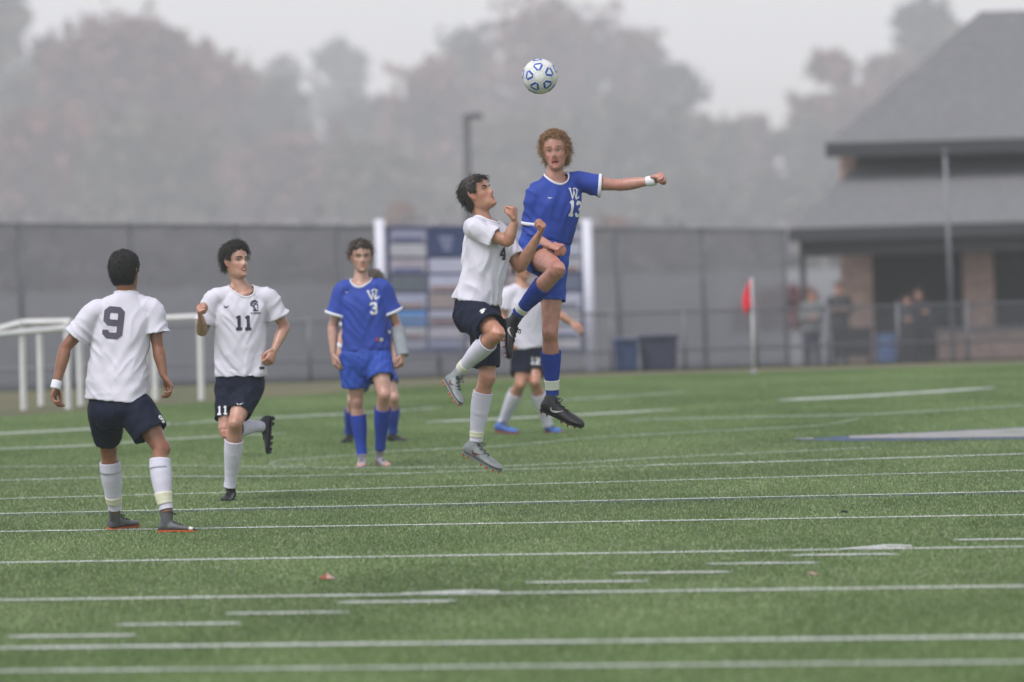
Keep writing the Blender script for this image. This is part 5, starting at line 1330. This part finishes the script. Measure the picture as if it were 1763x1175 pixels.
PW = dict(d=68.2, label='player in white jersey running behind the leaping pair in blue boots', group=GRP_W, front=(.5, -.86, 0), skin=SK4, hairc=(.03, .025, .02), vox=.010, cvox=.010,
  head=(899, 458, 0, 30, 0, 0), hairst=dict(WET4, n=200), hairm=M_h4, browm=M_h4,
  neck=(898, 490), collar=(898, 487, 0, .078, .07, .03),
  shA=(874, 508, -.08), shB=(922, 507, .08), elA=(866, 546, -.08), elB=(960, 540, .08), wrA=(872, 585, -.2), wrB=(984, 556, .05),
  handA=dict(to=(876, 600, -.25), palm=(.8, .2, 0), thumb=1, curl=.5), handB=dict(to=(998, 562, .03), palm=(0, .3, -.9), thumb=-1, curl=.35),
  hipA=(900, 613, -.05), hipB=(918, 613, .05), knA=(896, 661, -.16), knB=(921, 658, -.16), anA=(866, 728, .12), anB=(943, 730, .05),
  feet=[(854, 743, .12), (893, 747, -.06), (941, 743, .12), (968, 746, -.08)],
  jersey=wj([(909, 601, 0, .185, .14, .14), (906, 570, 0, .18, .13, .13), (902, 540, 0, .178, .13, .12), (899, 522, 0, .17, .12, .11), (898, 511, 0, .155, .1, .1), (898, 496, 0, .088, .075, .075), (898, 488, 0, .064, .06, .06)], [], amp=.007, sr=.075),
  shorts=dict(waist=[(908, 596), (909, 615), (910, 632)], wr=[(.17, .13), (.175, .14), (.12, .1)], tA=.72, tB=.72, rA=[.11, .11, .105, .10], rB=[.11, .11, .105, .10], mat=M_navys, folds=FS, amp=.006,
    marks=[('number', text_strokes('12', .07), 921, 622, M_numw, 0)]),
  socks=[sock(M_wsock, .22, th=.012), sock(M_wsock, .26, th=.012)], boots=BW)

for S in (P13, P4, P9, P11, P3, PB, PW): build_person(S)

# ------------------------------------------------------------------ onlookers by the pavilion
def onlooker(px, head_y, d, label, jc, tc_, skin, hair, yaw=0, sit=0.0, arm=0.3, hs=1.0):
    gz_ = ground_z(d); hc = U(px, head_y, d); Mh = head_basis(yaw, -4, 0); H = hc.z + .12 - gz_
    root = empty('person', (hc.x, d, gz_), label, 'person', 'onlookers by the pavilion')
    k = min(1.05, H / 1.75); X = lambda x, y, z: V((hc.x + x * k, d + y * k, gz_ + z * k * (H / k / 1.75)))
    mb = MB(); hp = head_grid(32, 36); mb.add([tuple(hc + Mh @ V(p)) for p in hp.reshape(-1, 3)], grid_faces(hp))
    mb.add(*tube([X(0, 0, 1.40), X(0, 0, 1.5), hc - V((0, 0, .05))], [.07, .055, .052], n=12))
    mb.add(*tube([X(0, 0, .9), X(0, 0, 1.2), X(0, 0, 1.42)], [(.13, .09), (.14, .09), (.12, .08)], n=14, side=(1, 0, 0)))
    arms = []
    for s in (-1, 1):
        sh, el, wr_ = X(.18 * s, 0, 1.38), X(.24 * s, -.02, 1.10), X((.24 - arm * .55) * s, -.24, 1.05 + arm * .25); arms.append((sh, el, wr_))
        mb.add(*tube([sh, el, wr_], [.045, .038, .028], n=10)); hand(mb, wr_, V((-.5 * s, -.5, .2)), (0, .3, -1), s, .5)
        mb.add(*tube([X(.09 * s, 0, .9), X(.10 * s, -.02, .48), X(.11 * s, .02, .08)], [.08, .055, .035], n=10))
    me = remesh(mb, .014, 1); ca = me.color_attributes.new('Col', 'FLOAT_COLOR', 'POINT'); ca.data.foreach_set('color', np.tile(np.append(np.array(skin), 1), (len(me.vertices), 1)).astype(np.float32).ravel())
    link('body', me, M_skin, root, True)
    make_hair(hp, Mh, hc, None, dict(FRINGE3, n=120), hair, root)
    mb = MB(); mb.add(*tube([X(0, 0, .78), X(0, 0, .95), X(0, 0, 1.2), X(0, 0, 1.36), X(0, 0, 1.47)], [(.20, .15), (.20, .15), (.21, .15), (.19, .12), (.08, .08)], n=20, side=(1, 0, 0)))
    for sh, el, wr_ in arms: mb.add(*tube([lerp(X(0, 0, 1.38), sh, .5), sh, el, lerp(el, wr_, .9)], [.08, .075, .062, .05], n=12))
    me = remesh(mb, .014, 3); link('jacket', me, node_mat('jacket', jc, .7, .2, 5), root, True)
    mb = MB(); mb.add(*tube([X(0, 0, .95), X(0, 0, .85), X(0, 0, .78)], [(.16, .12), (.17, .13), (.15, .12)], n=16, side=(1, 0, 0)))
    for s in (-1, 1): mb.add(*tube([X(.09 * s, 0, .86), X(.10 * s, -.02, .48), X(.11 * s, .02, .06)], [.10, .075, .065], n=12))
    me = remesh(mb, .014, 2); link('trousers', me, node_mat('trousers', tc_, .8, .2, 5), root, True)
    for s in (-1, 1):
        mb = MB(); mb.add(*tube([X(.11 * s, .08, .045), X(.11 * s, .0, .05), X(.12 * s, -.12, .035), X(.12 * s, -.19, .025)], [.035, .045, .042, .02], n=10)); obj('shoe', mb, node_mat('shoe', (.03, .03, .03), .6, .1), root, True)
onlooker(1397, 510, 146, 'onlooker in a grey jacket and navy trousers at the left end of the porch', (.13, .135, .13), (.02, .022, .04), SK4, M_h3, 10)
onlooker(1443, 497, 147.5, 'broad onlooker in a dark jacket standing in front of the brick pier', (.028, .030, .030), (.018, .018, .02), SK4, M_h4, -15, arm=.55)
onlooker(1561, 519, 147.8, 'shorter onlooker in black with face turned, left of the paler face', (.016, .016, .018), (.015, .015, .016), SK4, M_h4, 30)
onlooker(1581, 508, 148.2, 'onlooker in black with a pale face in the dark porch doorway', (.014, .014, .016), (.014, .014, .016), SK11, M_h3, -10, arm=.6)

# ------------------------------------------------------------------ the ball
def make_ball():
    c = U(929.5, 131.8, 48.6); r = .1135
    root = empty('soccer_ball', c, 'white soccer ball with blue outlined shapes in the air above the players', 'ball')
    ph = (1 + 5 ** .5) / 2
    iv = [V(p).normalized() for p in [(0, 1, ph), (0, 1, -ph), (0, -1, ph), (0, -1, -ph), (1, ph, 0), (1, -ph, 0), (-1, ph, 0), (-1, -ph, 0), (ph, 0, 1), (ph, 0, -1), (-ph, 0, 1), (-ph, 0, -1)]]
    el = min((iv[0] - q).length for q in iv[1:])
    nb_ = [[j for j in range(12) if j != i and (iv[i] - iv[j]).length < el * 1.1] for i in range(12)]
    tri = [(i, j, k) for i in range(12) for j in nb_[i] if j > i for k in nb_[i] if k > j and k in nb_[j]]
    # turn vertex 0 to face the camera, one face up at 99 degrees
    z = V((-.02, -1, .06)).normalized(); q0 = iv[0].rotation_difference(z); iv = [q0 @ p for p in iv]
    f0 = [(iv[i] + iv[j] + iv[k]).normalized() for i, j, k in tri if 0 in (i, j, k)]
    ang = [math.degrees(math.atan2(p.z, p.x)) for p in f0]; rot = (99 - ang[0])
    q1 = Matrix.Rotation(R(-rot), 3, 'Y'); iv = [q1 @ p for p in iv]
    Mw = node_mat('ball_white', (.66, .66, .63), .38, .05, 30, .15, 400); Mb = node_mat('ball_blue', (.03, .085, .36), .4, .08, 30); Ms = node_mat('ball_seam', (.30, .30, .29), .7, .05)
    mb = MB(); rg = []
    for i in range(1, 24):
        q = math.pi * i / 24; rg.append(np.array([tuple(c + V((math.sin(q) * math.cos(a), math.sin(q) * math.sin(a), math.cos(q))) * (r * .985)) for a in np.linspace(0, 2 * np.pi, 36, endpoint=False)]))
    mb.add(*loft_rings(rg)); obj('bladder', mb, Ms, root, True)
    def patch(poly, ctr, rr, shrink, N_=5, dip=.006):
        """fan of a spherical polygon; rim dips into the seam"""
        mb = MB(); m = len(poly); per = []
        for i in range(m):
            a, b_ = poly[i], poly[(i + 1) % m]
            for t in range(N_): per.append(lerp(a, b_, t / N_))
        levs = [0.35, .7, .9, 1.0]; n_ = len(per); mb.v.append(tuple(c + ctr.normalized() * rr))
        for L_ in levs:
            for p in per:
                d_ = lerp(ctr, p, L_ * shrink).normalized(); mb.v.append(tuple(c + d_ * (rr - (dip * .55 if L_ == 1.0 else 0) * r * 2)))
        for k in range(n_): mb.f.append((0, 1 + k, 1 + (k + 1) % n_))
        for l_ in range(len(levs) - 1):
            for k in range(n_): mb.f.append((1 + l_ * n_ + k, 1 + (l_ + 1) * n_ + k, 1 + (l_ + 1) * n_ + (k + 1) % n_, 1 + l_ * n_ + (k + 1) % n_))
        return mb
    T = lambda i, j: lerp(iv[i], iv[j], 1 / 3)
    for i in range(12):
        ring = nb_[i]; n0 = iv[i]; e1 = n0.orthogonal().normalized(); e2 = n0.cross(e1)
        ring = sorted(ring, key=lambda j: math.atan2(iv[j].dot(e2), iv[j].dot(e1))); poly = [T(i, j) for j in ring]; ctr = sum(poly, V()) / 5
        obj('panel', patch(poly, ctr, r, .975), Mw, root, True)
    for i, j, k in tri:
        poly = [T(i, j), T(j, i), T(j, k), T(k, j), T(k, i), T(i, k)]; ctr = sum(poly, V()) / 6
        if (poly[1] - poly[0]).cross(poly[2] - poly[1]).dot(ctr) < 0: poly = poly[::-1]
        pn = obj('panel', patch(poly, ctr, r, .975), Mw, root, True)
        # blue ring: truncated triangle outside, triangle hole inside
        cs_ = ctr; tv = [iv[i], iv[j], iv[k]]
        if (tv[1] - tv[0]).cross(tv[2] - tv[1]).dot(ctr) < 0: tv = tv[::-1]
        outer = []; inner = []
        for a in range(3):
            p, q_, s_ = tv[a], tv[(a + 1) % 3], tv[a - 1]
            outer += [lerp(lerp(p, s_, .28), cs_, .36), lerp(lerp(p, q_, .28), cs_, .36)]
            inner += [lerp(lerp(p, s_, .06), cs_, .70), lerp(lerp(p, q_, .06), cs_, .70)]
        mb = MB(); n_ = 0; seg_ = 4; A_, B_ = [], []
        for a in range(6):
            for t in range(seg_): A_.append(lerp(outer[a], outer[(a + 1) % 6], t / seg_)); B_.append(lerp(inner[a], inner[(a + 1) % 6], t / seg_))
        N2 = len(A_); rows_ = 4
        for u in range(rows_ + 1):
            for p, q_ in zip(A_, B_): mb.v.append(tuple(c + lerp(p, q_, u / rows_).normalized() * (r * 1.006)))
        for u in range(rows_):
            for k_ in range(N2): mb.f.append((u * N2 + k_, u * N2 + (k_ + 1) % N2, (u + 1) * N2 + (k_ + 1) % N2, (u + 1) * N2 + k_))
        obj('printed_outline', mb, Mb, pn, True)
make_ball()
# ------------------------------------------------------------------ haze: misty air around the whole place
mb = MB(); mb.add(*box((0, 1070, 34.0), (800, 2200, 90.0)))
hz = obj('haze', mb, None); kind(hz, 'stuff'); hz['label'] = 'pale rainy mist hanging over the pitch and the trees'
mh = bpy.data.materials.new('mist'); mh.use_nodes = True
n = mh.node_tree.nodes; n.clear(); out = n.new('ShaderNodeOutputMaterial'); pvn = n.new('ShaderNodeVolumePrincipled')
pvn.inputs['Color'].default_value = (0.98, 0.98, 0.99, 1); pvn.inputs['Density'].default_value = HAZE; pvn.inputs['Anisotropy'].default_value = 0.25
mh.node_tree.links.new(pvn.outputs[0], out.inputs['Volume']); hz.data.materials.append(mh)
